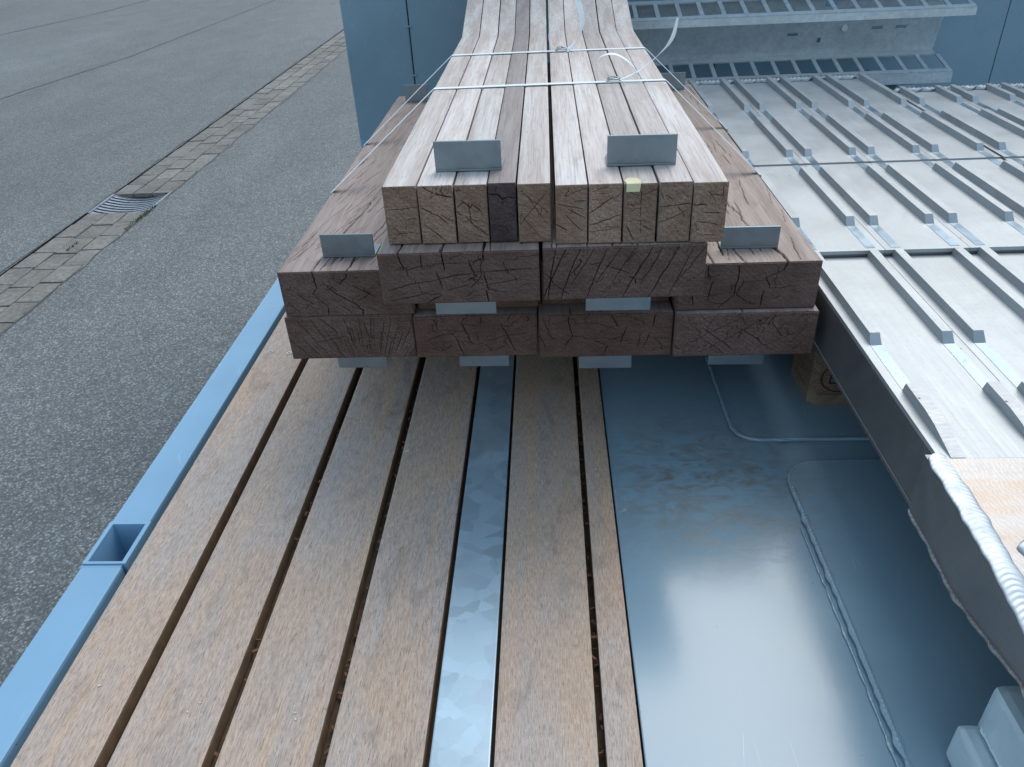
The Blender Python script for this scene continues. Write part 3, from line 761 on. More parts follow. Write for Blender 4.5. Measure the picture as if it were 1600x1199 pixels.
# second layer
LAYER = 'second layer of hardwood beams'
R = random.Random(30); W2, H2, L2 = 0.183, 0.0685, 1.06
ends = mk(W2, H2, [(0.265, 1, 0.275, 0.62, 2.2), (0.275, 0.62, 0.24, 0.5, 1.2), (0.53, 1, 0.52, 0.85, 2.4), (0.52, 0.85, 0.46, 0.7, 1.6), (0.12, 0.5, 0.24, 0.28, 1.0), (0.25, 0.5, 0.34, 0.2, 1.3), (0.34, 0.2, 0.33, 0, 1.6), (0.38, 0.62, 0.55, 0.28, 1.6), (0.55, 0.3, 0.61, 0.1, 2.0), (0.61, 0.1, 0.6, 0, 2.0), (0.57, 0.66, 0.72, 0.45, 1.5), (0.4, 0.85, 0.46, 0.75, 0.8)], 5) + net(R, W2, H2, 26, -0.6, 0.022, 0.7)
tops = [(polyline(R, 0.0485, 0, 0.058, 0.10, 0.0008), 0.0021, 0.006), (polyline(R, 0.058, 0.10, 0.084, 0.30, 0.0012), 0.0015, 0.005), (polyline(R, 0.097, 0, 0.103, 0.07, 0.0008), 0.0023, 0.006), (polyline(R, 0.103, 0.07, 0.125, 0.22, 0.0012), 0.0014, 0.005)] + checks(R, W2, L2, 190, 0.22, 0.02, 0.09, 1.6)
o = block('timber_beam', -0.3755, -0.1925, 0.9575, 0.9575 + L2, 0.2225, 0.291, ends, tops, [M_BEAM, M_BEAME], dt=(0.0010, 0.005))
named(o, 'outer left beam of the second layer, its cracked weathered top carrying a zinc bracket', LAYER)
R = random.Random(31)
ends = mk(W2, H2, [(0.72, 1, 0.8, 0.1, 1.2), (0.3, .9, .34, .2, .8)], 6) + net(R, 0.165, H2, 14, 0.5, 0.03, 0.6)
o = block('timber_beam', -0.1880, -0.0180, 0.9700, 2.02, 0.2225, 0.2900, ends, None, [M_BEAM, M_BEAMER])
named(o, 'recessed red brown beam of the second layer, left of centre behind a bracket', LAYER)
o = block('timber_beam', -0.0120, 0.1660, 0.9760, 2.02, 0.2225, 0.2900, net(R, 0.17, H2, 16, 0.2, 0.03, 0.6), None, [M_BEAM, M_BEAMER])
named(o, 'recessed red brown beam of the second layer, right of centre behind a bracket', LAYER)
R = random.Random(32); W2 = 0.187
ends = mk(W2, H2, [(0.2, 1, 0.24, 0.68, 1.4), (0.1, 0.68, 0.26, 0.72, 1.1), (0.24, 0.6, 0.22, 0.2, 1.4), (0.42, 1, 0.40, 0.3, 1.8), (0.40, 0.3, 0.30, 0.05, 1.6), (0.76, 1, 0.74, 0.82, 2.2), (0.74, 0.82, 0.6, 0.6, 1.0), (0.62, 0.7, 0.66, 0.45, 1.4), (0.66, 0.45, 0.85, 0.48, 1.0), (0.62, 0.4, 0.60, 0.05, 1.8), (0.1, 0.5, 0.12, 0.1, 1.2), (0.45, 0.6, 0.6, 0.62, 0.9), (0.2, 0.3, 0.3, 0.35, 0.9)], 7) + net(R, W2, H2, 22, 1.45, 0.02, 0.8, 0.45)
tops = [(polyline(R, 0.142, 0, 0.120, 0.12, 0.0009), 0.0030, 0.007), (polyline(R, 0.120, 0.12, 0.104, 0.26, 0.0012), 0.0014, 0.005),
        (polyline(R, 0.062, 0.03, 0.082, 0.50, 0.0013), 0.0026, 0.006), (polyline(R, 0.082, 0.50, 0.092, 1.06, 0.0013), 0.0028, 0.006),
        (polyline(R, 0.088, 0, 0.078, 0.05, 0.0008), 0.0016, 0.005), (polyline(R, 0.045, 0, 0.040, 0.10, 0.0008), 0.0015, 0.005)] + checks(R, W2, 1.08, 46, 0.05, 0.03, 0.10, 1.2)
o = block('timber_beam', 0.1720, 0.3590, 0.9485, 2.03, 0.2225, 0.291, ends, tops, [M_BEAML, M_BEAME], dt=(0.0010, 0.005))
named(o, 'outer right beam of the second layer, next to the aluminium ramp, long crack along its top', LAYER)
# big two
LAYER = 'wide beams under the batten pack'
R = random.Random(40); W3, H3 = 0.194, 0.0675
ends = mk(W3, H3, [(0.13, 1, 0.16, 0.7, 1.7), (0.27, 1, 0.28, 0.68, 1.3), (0.40, 1, 0.42, 0.66, 2.0), (0.66, 1, 0.655, 0.8, 2.0), (0.04, 0.30, 0.36, 0.48, 1.3), (0.36, 0.48, 0.58, 0.60, 1.5), (0.58, 0.6, 1.0, 0.66, 1.0), (0.36, 0.62, 0.38, 0.3, 1.5), (0.1, 0.68, 0.33, 0.74, 1.0), (0.05, 0.08, 0.3, 0.2, 1.2), (0.28, 0.0, 0.38, 0.16, 1.6), (0.42, 0.26, 0.56, 0.38, 1.1), (0.57, 0.84, 0.59, 0.5, 1.4), (0.66, 0.6, 0.68, 0.25, 1.4), (0.665, 0.24, 0.68, 0.02, 2.0), (0.68, 0.36, 0.88, 0.46, 1.1), (0.58, 0.82, 0.7, 0.84, 0.9), (0.4, 0.8, 0.55, 0.78, 0.8), (0.7, 0.62, 0.95, 0.66, 0.8), (0.18, 0.55, 0.17, 0.72, 1.0), (0.6, 0.4, 0.57, 0.3, 1.0), (0.8, 0.66, 0.81, 0.55, 1.1), (0.85, 0.5, 0.86, 0.4, 0.9), (0.3, 0.18, 0.38, 0.22, 0.9)], 8, 0.0006) + net(R, W3, H3, 24, 0.12, 0.028, 0.6, 0.3)
o = block('timber_beam', -0.2075, -0.0130, 0.8500, 2.0, 0.2920, 0.3595, ends, checks(R, W3, .1, 16, 0.02, .01, .05, 1.6) + [(polyline(R, 0.025, 0, 0.027, .05, .0005), .0018, .004), (polyline(R, 0.078, 0, 0.079, .05, .0005), .002, .004), (polyline(R, 0.128, 0, 0.129, .05, .0005), .002, .004)], [M_BEAM, M_BEAME], skew=-0.0)
named(o, 'wide dark beam on the left under the battens with brick-like cracks in its end', LAYER)
R = random.Random(41)
sg = []
for i in range(11):
    x = 0.02 + i * 0.085; sg.append((x + 0.13 + R.uniform(-.02, .02), 0.98, x + R.uniform(-.02, .02) - 0.02, R.choice((0.02, 0.02, 0.3)), R.uniform(0.8, 1.5)))
sg += [(0.30, 0.68, 0.36, 0.72, 1.1), (0.38, 0.66, 0.53, 0.5, 1.4), (0.53, 0.42, 0.58, 0.38, 1.4), (0.57, 0.38, 0.58, 0.28, 1.3), (0.08, 0.98, 0.03, 0.02, 1.3)]
ends = mk(W3, H3, sg, 9, 0.0005) + net(R, W3, H3, 14, 1.0, 0.03, 0.6, 0.1)
o = block('timber_beam', -0.0085, 0.1855, 0.8520, 2.0, 0.2920, 0.3605, ends, checks(R, W3, .1, 60, 0.05, .01, .04, 1.2), [M_BEAM, M_BEAME])
named(o, 'wide dark beam on the right under the battens with slanting parallel cracks in its end', LAYER)

# batten pack
bat_x = [-0.1968, -0.1552, -0.1118, -0.0716, -0.0376, 0.0030, 0.0062, 0.0455, 0.0852, 0.1248, 0.1642, 0.2040]
pairs = [(0, 1), (1, 2), (2, 3), (3, 4), (4, 5), (6, 7), (7, 8), (8, 9), (9, 10), (10, 11)]
yfront = [0.8755, 0.8740, 0.8745, 0.8735, 0.8705, 0.8610, 0.8590, 0.8580, 0.8560, 0.8545]
dz = [0, 0.0, -0.0005, 0.0008, -0.0004, 0.0, 0.0006, 0, 0.0012, 0.0]
labels = ['leftmost batten of the top pack, one level crack across its end',
          'batten second from the left in the top pack, slanting cracks across its end',
          'batten directly left of the dark one, fine crack network on its end',
          'dark purple batten of the top pack, much darker than its neighbours',
          'batten between the dark one and the long gap down the middle of the pack',
          'batten just right of the long gap, with fan-shaped cracks on its reddish end',
          'second batten right of the long gap, cracks rising rightwards on its end',
          'batten with a pale yellow paint mark on its top corner',
          'second batten from the right, curved growth rings on its warm brown end',
          'rightmost batten of the top pack, short level cracks on its end']
bcr = [[(0.02, .60, .98, .64, 1.0), (.5, .8, .75, .82, .6), (.6, .42, .95, .44, .7), (.1, .17, .9, .22, .8)],
       [(.12, 1, .5, .86, 1.3), (.5, .86, .98, .78, 2.0), (.03, .64, .5, .50, 1.2), (.5, .50, .8, .34, 1.2), (.1, .35, .7, .02, 1.0), (.6, .5, .98, .38, .9)],
       [(.05, .62, .3, .7, .9), (.2, .75, .45, .6, 1.1), (.45, .6, .55, .66, 1.0), (.55, .66, .8, .55, 1.3), (.4, .7, .45, .3, .9), (.02, .55, .2, .5, 1.4), (.3, .45, .7, .2, .8), (.6, .3, .98, .12, .8)],
       [(.02, .82, .35, .81, 1.8), (.35, .81, .5, .72, 2.0), (.5, .72, .7, .76, 1.8), (.7, .76, .98, .76, 1.5), (.5, .7, .5, .64, .8)],
       [(.05, .3, .95, .9, .6), (.1, .9, .9, .5, .5), (.05, .5, .7, .05, .5), (.3, .8, .9, .3, .4)],
       [(.02, .70, .98, .58, .9), (.3, .82, .98, .96, .6), (.6, .72, .98, .73, 1.3), (.02, .35, .35, .24, 1.4), (.4, .6, .95, .44, .9), (.3, .5, .8, .25, .7)],
       [(.02, .52, .75, .76, 1.3), (.75, .76, .98, .86, .8), (.02, .32, .98, .48, 1.3), (.02, .2, .9, .28, .8), (.1, .88, .6, .98, .6)],
       [(.1, .88, .5, .80, .6), (.5, .80, .95, .90, .6), (.5, .98, .5, .1, .5), (.2, .4, .9, .38, .5), (.1, .3, .35, .05, 1.0), (.6, .3, .95, .22, .8)],
       [(.05, .60, .5, .62, 1.0), (.5, .62, .98, .64, 1.4), (.02, .34, .6, .46, 1.0), (.6, .46, .9, .54, .9), (.2, .8, .4, .7, .7)],
       [(.02, .64, .4, .62, 1.6), (.3, .52, .8, .5, 1.3), (.1, .36, .9, .30, .9), (.5, .8, .95, .79, .9), (.85, .95, .84, .7, .8), (.1, .15, .8, .12, .6)]]
slope = (0.483 - 0.433) / (2.135 - 1.948)
for i, (a, b) in enumerate(pairs):
    x0, x1 = bat_x[a] + 0.0009 + 0.0004 * (i % 3), bat_x[b] - 0.0009
    R = random.Random(60 + i)
    z0, z1 = 0.3612 + max(0, dz[i]), 0.4330 + dz[i]
    st = [(yfront[i], 0.0), (1.946, 0.0), (1.951, 0.0004), (2.66, (2.66 - 1.948) * slope)]
    ends = mk(x1 - x0, z1 - z0, bcr[i], 50 + i, 0.0006, 0.003) + net(R, x1 - x0, z1 - z0, 5, R.uniform(0, 3), 0.016, 0.45)
    dk = i == 3
    tops = checks(R, x1 - x0, 1.0, 12, 0.03, 0.02, 0.06, 0.8)
    o = block('timber_batten', x0, x1, yfront[i], 2.66, z0, z1, ends, None, [M_BATD if dk else M_BAT, M_BATED if dk else M_BATE], du=0.0005, rnd=0.0012, path=st)
    tag(o, labels[i], 'batten', 'battens strapped together on top of the stack')
    if i == 7:
        m = MB(); zz = z1 + 0.0004; yy = yfront[i]
        pts = [(x0 + .002, yy + .001), (x0 + .0185, yy + .001), (x0 + .0195, yy + .010), (x0 + .016, yy + .019), (x0 + .005, yy + .021), (x0 + .001, yy + .012)]
        m.prism(pts, zz - 0.0003, zz + 0.0002, 'Z')
        m.hexa([(x0 + .002, yy - .0007, z1 - .009), (x0 + .017, yy - .0007, z1 - .009), (x0 + .017, yy + .0004, z1 - .009), (x0 + .002, yy + .0004, z1 - .009),
                (x0 + .002, yy - .0007, zz), (x0 + .0185, yy - .0007, zz), (x0 + .0185, yy + .0012, zz), (x0 + .002, yy + .0012, zz)])
        m.build('paint_mark', M_YEL, o)

# bearers and pallet under the stack
for y, lab in ((1.28, 'square softwood bearer under the near part of the timber stack'), (1.85, 'square softwood bearer under the far part of the timber stack')):
    o = MB().box(-0.40, 0.30, y, y + 0.10, 0.0005, 0.1485, 0.004).build('bearer', M_PAL); tag(o, lab, 'bearer')

# zinc L brackets
def bracket(x0, x1, y, z, h, up, label, tilt=0.0, foot=0.042, t=0.0035, dtilt=0.0):
    """vertical leaf facing the camera, foot running away from it; up=1 stands on z, up=-1 hangs from z"""
    e = empty('corner_bracket', ((x0 + x1) / 2, y, z), label, 'bracket', 'zinc corner brackets of the timber stack')
    e.rotation_euler = (0, 0, tilt)
    w = (x1 - x0) / 2
    m = MB()
    if up > 0:
        m.box(-w, w, 0, t, t, h, 0.0009); m2 = MB().box(-w + .0, w, 0.0005, foot, 0.0004, t - 0.0002, 0.0008)
    else:
        m.box(-w, w, 0, t, -h, -t, 0.0009); m2 = MB().box(-w, w, 0.0005, foot, -t + 0.0002, -0.0004, 0.0008)
    for mm, nm in ((m, 'upright_leaf'), (m2, 'foot_leaf')):
        bmesh.ops.recalc_face_normals(mm.bm, faces=mm.bm.faces)
        me = bpy.data.meshes.new(nm); mm.bm.to_mesh(me); mm.bm.free()
        link_mesh(nm, me, M_BRK, e)
    return e
bracket(-0.1372, -0.0560, 0.9230, 0.433, 0.0372, 1, 'zinc bracket standing on the left half of the batten pack', -0.03)
bracket(0.0705, 0.1525, 0.9195, 0.4336, 0.0372, 1, 'zinc bracket standing on the right half of the batten pack, left of the last battens', -0.03)
bracket(-0.3215, -0.2465, 1.0030, 0.291, 0.0350, 1, 'zinc bracket standing on the cracked left side beam', -0.03)
bracket(0.2340, 0.3115, 0.9945, 0.291, 0.0320, 1, 'zinc bracket standing on the right side beam beside the ramp', -0.02)
bracket(-0.1515, -0.0715, 0.9000, 0.2915, 0.0410, -1, 'zinc bracket hanging under the wide left beam', -0.02, 0.05)
bracket(0.0455, 0.1295, 0.9000, 0.2915, 0.0410, -1, 'zinc bracket hanging under the wide right beam', -0.02, 0.05)
bracket(-0.3250, -0.2490, 0.9900, 0.1530, 0.0370, -1, 'leftmost of the four zinc brackets under the bottom layer', -0.02)
bracket(-0.1395, -0.0640, 0.9900, 0.1530, 0.0390, -1, 'zinc bracket under the bottom layer above the galvanised strip', -0.02)
bracket(0.0405, 0.1190, 0.9880, 0.1525, 0.0450, -1, 'zinc bracket under the bottom layer above the narrow deck plank', -0.02)
bracket(0.2310, 0.3120, 0.9820, 0.1530, 0.0400, -1, 'rightmost of the four zinc brackets under the bottom layer', -0.02)
bracket(-0.4060 + 0.06, -0.2900, 1.9500, 0.291, 0.0400, 1, 'zinc bracket at the far end of the left side beam', 0.0)
bracket(0.2700, 0.3350, 1.9700, 0.291, 0.0400, 1, 'zinc bracket at the far end of the right side beam', 0.0)

# straps
def ribbon(path, width, thick=0.0008, wdir=Vector((0, 1, 0)), taper=None):
    """flat band; path points 3D, width along wdir (per point allowed)"""
    m = MB(); prev = None
    n = len(path)
    for i, p in enumerate(path):
        p = Vector(p); a = Vector(path[max(0, i - 1)]); b = Vector(path[min(n - 1, i + 1)])
        d = (b - a).normalized(); wd = wdir[i] if isinstance(wdir, list) else wdir
        wd = (wd - d * wd.dot(d)).normalized(); nn = d.cross(wd).normalized()
        w = width * (taper[i] if taper else 1) / 2
        cur = [m.bm.verts.new(p + wd * s * w + nn * t * thick / 2) for s, t in ((-1, -1), (1, -1), (1, 1), (-1, 1))]
        if prev:
            for k in range(4): m.bm.faces.new([prev[k], prev[(k + 1) % 4], cur[(k + 1) % 4], cur[k]])
        else: m.bm.faces.new(cur)
        prev = cur
    m.bm.faces.new(prev[::-1])
    return m
def smooth(pts, n=8):
    P = [Vector(p) for p in pts]; out = []
    for i in range(len(P) - 1):
        a = P[max(i - 1, 0)]; b = P[i]; c = P[i + 1]; d = P[min(i + 2, len(P) - 1)]
        for k in range(n):
            t = k / n
            out.append(0.5 * ((2 * b) + (c - a) * t + (2 * a - 5 * b + 4 * c - d) * t * t + (3 * b - a - 3 * c + d) * t ** 3))
    out.append(P[-1]); return out
def strap_set(topL, topR, lowL, lowR, buckle, label, tails):
    e = empty('packing_strap', (topL[0], topL[1], 0.433), label, 'strap', 'white packing straps round the timber stack')
    zt = 0.4345
    path = [(lowL[0] + 0.02, lowL[1] - 0.0, 0.1525), (lowL[0] - 0.003, lowL[1], 0.155), (lowL[0] - 0.004, lowL[1], 0.222), (lowL[0] - 0.002, lowL[1], 0.289), (lowL[0] + 0.002, lowL[1], 0.2925),
            (topL[0] - 0.0015, topL[1], 0.4315), (topL[0] + 0.0025, topL[1], zt), ((topL[0] + topR[0]) / 2, (topL[1] + topR[1]) / 2, zt + 0.0006), (topR[0] - 0.0025, topR[1], zt), (topR[0] + 0.0015, topR[1], 0.4315),
            (lowR[0] - 0.002, lowR[1], 0.2925), (lowR[0] + 0.003, lowR[1], 0.289), (lowR[0] + 0.004, lowR[1], 0.222), (lowR[0] + 0.003, lowR[1], 0.155), (lowR[0] - 0.02, lowR[1], 0.1525)]
    ribbon(path, 0.0118).build('band', M_STRAP, e)
    bx, by = buckle
    m = MB(); r = 0.0013; z = zt + 0.0035
    for s in (-1, 1):
        m.tube(smooth([(bx - 0.010, by + s * 0.006, z - 0.001), (bx - 0.005, by + s * 0.0075, z + 0.001), (bx + 0.005, by + s * 0.0075, z + 0.001), (bx + 0.010, by + s * 0.006, z - 0.001)], 4), r, 6)
        m.tube(smooth([(bx + s * 0.0105, by - 0.006, z - 0.001), (bx + s * 0.0118, by, z - 0.0015), (bx + s * 0.0105, by + 0.006, z - 0.001)], 4), r, 6)
    m.tube(smooth([(bx - 0.010, by + 0.004, z + 0.001), (bx, by, z + 0.0042), (bx + 0.010, by - 0.004, z + 0.001)], 5), r, 6)
    m.tube(smooth([(bx - 0.009, by - 0.005, z + 0.001), (bx, by - 0.001, z + 0.0026), (bx + 0.008, by + 0.005, z + 0.001)], 5), r, 6)
    m.build('buckle', M_WIRE, e)
    for pts, w, wd, tp in tails:
        pp = smooth(pts, 8); N = len(pp)
        t = [tp[0] + (tp[1] - tp[0]) * i / (N - 1) for i in range(N)] if len(tp) == 2 else [np.interp(i / (N - 1), np.linspace(0, 1, len(tp)), tp) for i in range(N)]
        wds = [Vector(wd[0]).lerp(Vector(wd[1]), i / (N - 1)) for i in range(N)]
        ribbon(pp, w, 0.0007, wds, t).build('strap_tail', M_STRAP, e)
    return e
strap_set((-0.1975, 1.7085), (0.2045, 1.7035), (-0.3765, 1.585), (0.364, 1.612), (0.0325, 1.7085), 'far white packing strap over the batten pack, its long tail standing up',
          [([(0.043, 1.70, 0.4375), (0.0487, 1.70, 0.4396), (0.0644, 1.70, 0.4583), (0.0734, 1.70, 0.4819), (0.072, 1.70, 0.5054), (0.0618, 1.70, 0.5347), (0.040, 1.69, 0.565)], 0.011, ((0.2, 0.4, 0.7), (0.8, 0.5, 0.2)), (0.8, 1, 1.2, 1.2, 1.1)),
           ([(0.023, 1.712, 0.437), (0.010, 1.715, 0.447), (0.006, 1.72, 0.462), (0.010, 1.72, 0.472), (0.016, 1.72, 0.479)], 0.004, ((0, 1, 0), (0, 1, 0)), (0.7, 0.5))])
strap_set((-0.1975, 1.3938), (0.2050, 1.3918), (-0.3765, 1.2921), (0.361, 1.3164), (0.1152, 1.397), 'near white packing strap over the batten pack, its tail looped into a ring',
          [([(0.1255, 1.39, 0.4375), (0.1557, 1.39, 0.4498), (0.1898, 1.39, 0.4759), (0.2095, 1.39, 0.4999), (0.2167, 1.39, 0.5306)], 0.010, ((0, 1, 0.2), (0.9, 0.4, 0.1)), (0.4, 0.9, 1.1, 1.0, 0.3)),
           ([(0.1050, 1.39, 0.4375), (0.0942, 1.39, 0.4418), (0.0831, 1.39, 0.4597), (0.0914, 1.39, 0.4746), (0.1096, 1.39, 0.4795), (0.128, 1.39, 0.4735), (0.1456, 1.39, 0.4594), (0.1595, 1.39, 0.4393)], 0.0095, ((0, 1, 0), (0, 1, 0.3)), (0.35, 0.15, 0.12, 0.5, 0.9, 1, 0.8, 0.5))])

# ================================================================== ALUMINIUM RAMPS
ZC, ZB, ZA = 0.2275, 0.2378, 0.2405
RH = 0.0115; RW = 0.0140; PITCH = 0.1245
SEG = [(0.612, 0.735), (0.835, 1.108), (1.198, 1.475), (1.565, 1.843), (1.950, 2.40)]
SECT = [(0.612, 1.0995, ZC, RH), (1.100, 1.520, ZB, 0.0125), (1.524, None, ZA, 0.0125)]
def rib_mesh(m, x, y0, y1, z, h, c0, c1):
    """bar with sloping ends; c0,c1 length of the end chamfer"""
    w = RW
    m.hexa([(x, y0, z), (x + w, y0, z), (x + w, y1, z), (x, y1, z),
            (x + 0.0012, y0 + c0, z + h), (x + w - 0.0005, y0 + c0, z + h), (x + w - 0.0005, y1 - c1, z + h), (x + 0.0012, y1 - c1, z + h)])
def ramp(x0, n, yfar, label, nose):
    e = empty('loading_ramp', (x0 + n * PITCH / 2, 0.62, 0.1445), label, 'ramp', 'aluminium loading ramps')
    for (ya, yb, z, h) in SECT:
        yb = yb or yfar
        th = 0.006
        for k in range(n):
            a, b = x0 + k * PITCH + 0.0003, x0 + (k + 1) * PITCH - 0.0003
            m = MB(); m.box(a, b, ya, yb, z - th, z, 0.0006)
            pk = m.build('ramp_plank', M_ALU, e, origin=(a, ya, z))
            for xr in (a + 0.0112, b - 0.0112 - RW + (-0.0003)):
                for (s0, s1) in SEG:
                    q0, q1 = max(s0, ya), min(s1, yb)
                    if q1 - q0 < 0.01: continue
                    m = MB()
                    c0 = 0.012 if q0 == s0 and s0 > 0.62 else 0.0; c1 = 0.006 if q1 == s1 and s1 < yb else 0.0
                    if s0 == 0.612:      # run-out sloping down towards the nose
                        ys = [(q0, 0.0005), (q0 + 0.012, 0.0030), (q0 + 0.045, 0.0095), (q0 + 0.068, h), (q1 - 0.004, h), (q1, 0.0)]
                        prof = [(y, z + hh) for y, hh in ys] + [(q0, z)]
                        m.prism(prof, xr, xr + RW, 'X')
                        rb = m.build('rib', [M_ALU], pk)
                        mm = MB(); pf = [(y, z + hh + 0.0003) for y, hh in ys[:-1]]
                        for (p, q) in zip(pf, pf[1:]):
                            v = [mm.bm.verts.new(c) for c in ((xr, p[0], p[1]), (xr + RW, p[0], p[1]), (xr + RW, q[0], q[1]), (xr, q[0], q[1]))]; mm.bm.faces.new(v)
                        mm.build('ground_top', M_GRIND, pk)
                        continue
                    rib_mesh(m, xr, q0, q1, z, h, c0, c1)
                    for f in m.bm.faces:
                        nrm = f.normal if f.normal.length else f.calc_center_median()
                    bmesh.ops.recalc_face_normals(m.bm, faces=m.bm.faces); m.bm.normal_update()
                    for f in m.bm.faces:
                        if c0 and f.normal.y < -0.5: f.material_index = 1
                    m.build('rib', [M_ALU, M_WELD], pk)
                # bare milled floor where the rib is cut away
                for (s0, s1) in zip([s[1] for s in SEG[:-1]], [s[0] for s in SEG[1:]]):
                    q0, q1 = max(s0 + 0.0005, ya + 0.0005), min(s1 - 0.0005, yb - 0.0005)
                    if q1 - q0 < 0.01: continue
                    MB().box(xr, xr + RW, q0, q1, z - 0.001, z + 0.0005).build('milled_patch', M_ALUB, pk)
    x1 = x0 + n * PITCH
    # side webs
    for xa, xb in ((x0, x0 + 0.004), (x1 - 0.004, x1)):
        m = MB(); m.box(xa, xb, 0.616, yfar, 0.1500, ZC - 0.0065); m.box(xa - 0.0015, xb + 0.0015, 0.616, yfar, 0.1445, 0.1495, 0.001)
        m.build('side_web', M_ALUS, e)
    for k in range(1, n):
        MB().box(x0 + k * PITCH - 0.002, x0 + k * PITCH + 0.002, 0.62, yfar, 0.1445, ZC - 0.0065).build('inner_web', M_ALUS, e)
    MB().box(x0 + 0.006, x1 - 0.006, 1.102, yfar, ZC - 0.004, ZB - 0.0065).build('filler', M_ALUS, e)
    MB().box(x0 + 0.005, x1 - 0.005, 0.64, yfar, 0.1450, 0.1475).build('light_stop_sheet', M_ALUS, e)  # unseen sheet added so no light leaks through the ramp
    MB().box(x0, x1, 1.1060, 1.1100, ZC + 0.0005, ZB - 0.0063).build('section_lip', M_ALUS, e)
    MB().box(x0, x1, 1.5200, 1.5235, ZB - 0.012, ZB - 0.007).build('section_gap_shade', DARK, e)  # dark strip standing in for the shade inside the joint
    # far end: welded end bar with lumpy bead
    MB().box(x0, x1, yfar + 0.0005, yfar + 0.016, 0.1500, ZA + 0.006, 0.001).build('end_bar', M_ALU, e)
    weld_bead([(x0 + 0.004, yfar - 0.002, ZA + 0.001), (x1 - 0.004, yfar - 0.002, ZA + 0.001)], 0.011, 0.011, 'weld_bead', M_WELD, e, 0.75, seed=int(x0 * 90), wob=0.45)
    return e
X1R = 0.3808
r1 = ramp(X1R, 4, 2.262, 'aluminium loading ramp beside the timber stack, ribbed, with a welded nose', True)
X2R = X1R + 4 * PITCH + 0.006
r2 = ramp(X2R, 4, 2.085, 'aluminium loading ramp on the right, its far end set back from the first ramp', False)
# noses: side plate, top skin, beads, slot weld
def nose(e, xa, xb):
    top = [(0.6200, 0.2262), (0.5400, 0.2215), (0.4716, 0.2150), (0.4145, 0.2045), (0.30, 0.1800), (0.22, 0.158)]
    bot = [(0.6185, 0.1510), (0.5704, 0.1500), (0.5174, 0.1445), (0.4904, 0.1470), (0.3986, 0.1640), (0.30, 0.158), (0.22, 0.150)]
    prof = top + bot[::-1]
    for x0, x1 in ((xa - 0.0085, xa), (xb, xb + 0.0085)):
        MB().prism(prof, x0, x1, 'X').build('side_plate', M_ALUS, e)
        weld_bead([((x0 + x1) / 2 + (0.006 if x0 < xa else -0.006), y, z + 0.0005) for y, z in top[::-1]], 0.0112, 0.0056, 'weld_bead', M_WELD, e, 0.17, nseg=12, seed=int(x0 * 50), wob=0.10)
        weld_bead([(x0 - 0.0003 if x0 < xa else x1 + 0.0003, y, z + 0.003) for y, z in bot[::-1]], 0.0030, 0.006, 'weld_bead', M_ALUS, e, 0.6, seed=int(x0 * 70) + 1, wob=0.5)
    m = MB(); n = len(top)
    for i in range(n - 1):
        (ya, za), (yb, zb) = top[i], top[i + 1]
        if i == 0: ya, za = 0.6112, 0.2280
        m.hexa([(xa + .001, yb, zb - .006), (xb - .001, yb, zb - .006), (xb - .001, ya, za - .006), (xa + .001, ya, za - .006), (xa + .001, yb, zb), (xb - .001, yb, zb), (xb - .001, ya, za), (xa + .001, ya, za)])
    m.build('nose_skin', M_BURN, e)
    # slot welds
    nx = int((xb - xa) / 0.12)
    for k in range(nx):
        xc = xa + 0.032 + 0.1245 * k
        pts = [(xc, 0.505), (xc + 0.002, 0.470), (xc + 0.004, 0.43)]
        def zt(y): return float(np.interp(y, [p[0] for p in top[::-1]], [p[1] for p in top[::-1]]))
        weld_bead([(x, y, zt(y) + 0.0005) for x, y in pts[::-1]], 0.0085, 0.0050, 'slot_weld', M_WELD, e, 0.40, seed=30 + k, wob=0.2)
        weld_bead([(x + 0.014, y, zt(y) + 0.0005) for x, y in pts[::-1]], 0.0060, 0.0050, 'slot_weld', M_WELD, e, 0.40, seed=60 + k, wob=0.2)
nose(r1, X1R - 0.0015, X1R + 4 * PITCH)
nose(r2, X2R + 0.010, X2R + 4 * PITCH)

# ================================================================== PALLET under the ramps
pe = empty('pallet', (0.8, 1.03, 0), 'old wooden pallet under the aluminium ramps, a burnt ring mark on its corner block', 'pallet')
PB = 0.4080
def chamf(x0, x1, y0, y1, z0, z1, c=0.012):
    m = MB(); m.prism([(x0 + c, y0), (x1, y0), (x1, y1), (x0, y1), (x0, y0 + c)], z0, z1, 'Z'); return m
for i, yb in enumerate((1.030, 1.45, 1.87)):
    chamf(PB, 1.2, yb, yb + 0.10, 0.0035, 0.0240).build('bottom_board', M_PAL, pe)
    for xb in (PB, 0.74, 1.07):
        chamf(xb + 0.0, xb + 0.13, yb + 0.001, yb + 0.1, 0.0245, 0.1010, 0.010 if xb == PB else 0.002).build('block', [M_PALE], pe)
for xb in (PB, 0.74, 1.07):
    MB().box(xb, xb + 0.13, 1.030, 1.97, 0.1015, 0.1225, 0.001).build('stringer_board', M_PAL, pe)
for k in range(6):
    y = 1.030 + k * 0.165; MB().box(PB, 1.2, y, y + 0.12, 0.1230, 0.1440, 0.001).build('top_board', M_PAL, pe)
m = MB(); cx, cz = PB + 0.043, 0.055; N = 28
for rr in (0.027,):
    A = [(cx + rr * 1.15 * math.cos(t), cz + rr * math.sin(t)) for t in [2 * math.pi * k / N for k in range(N)]]
    Bq = [(cx + (rr * 1.15 - .0022) * math.cos(t), cz + (rr - .0022) * math.sin(t)) for t in [2 * math.pi * k / N for k in range(N)]]
    yy = 1.0302
    for k in range(N):
        j = (k + 1) % N
        m.bm.faces.new([m.bm.verts.new((p[0], yy, p[1])) for p in (A[k], A[j], Bq[j], Bq[k])])
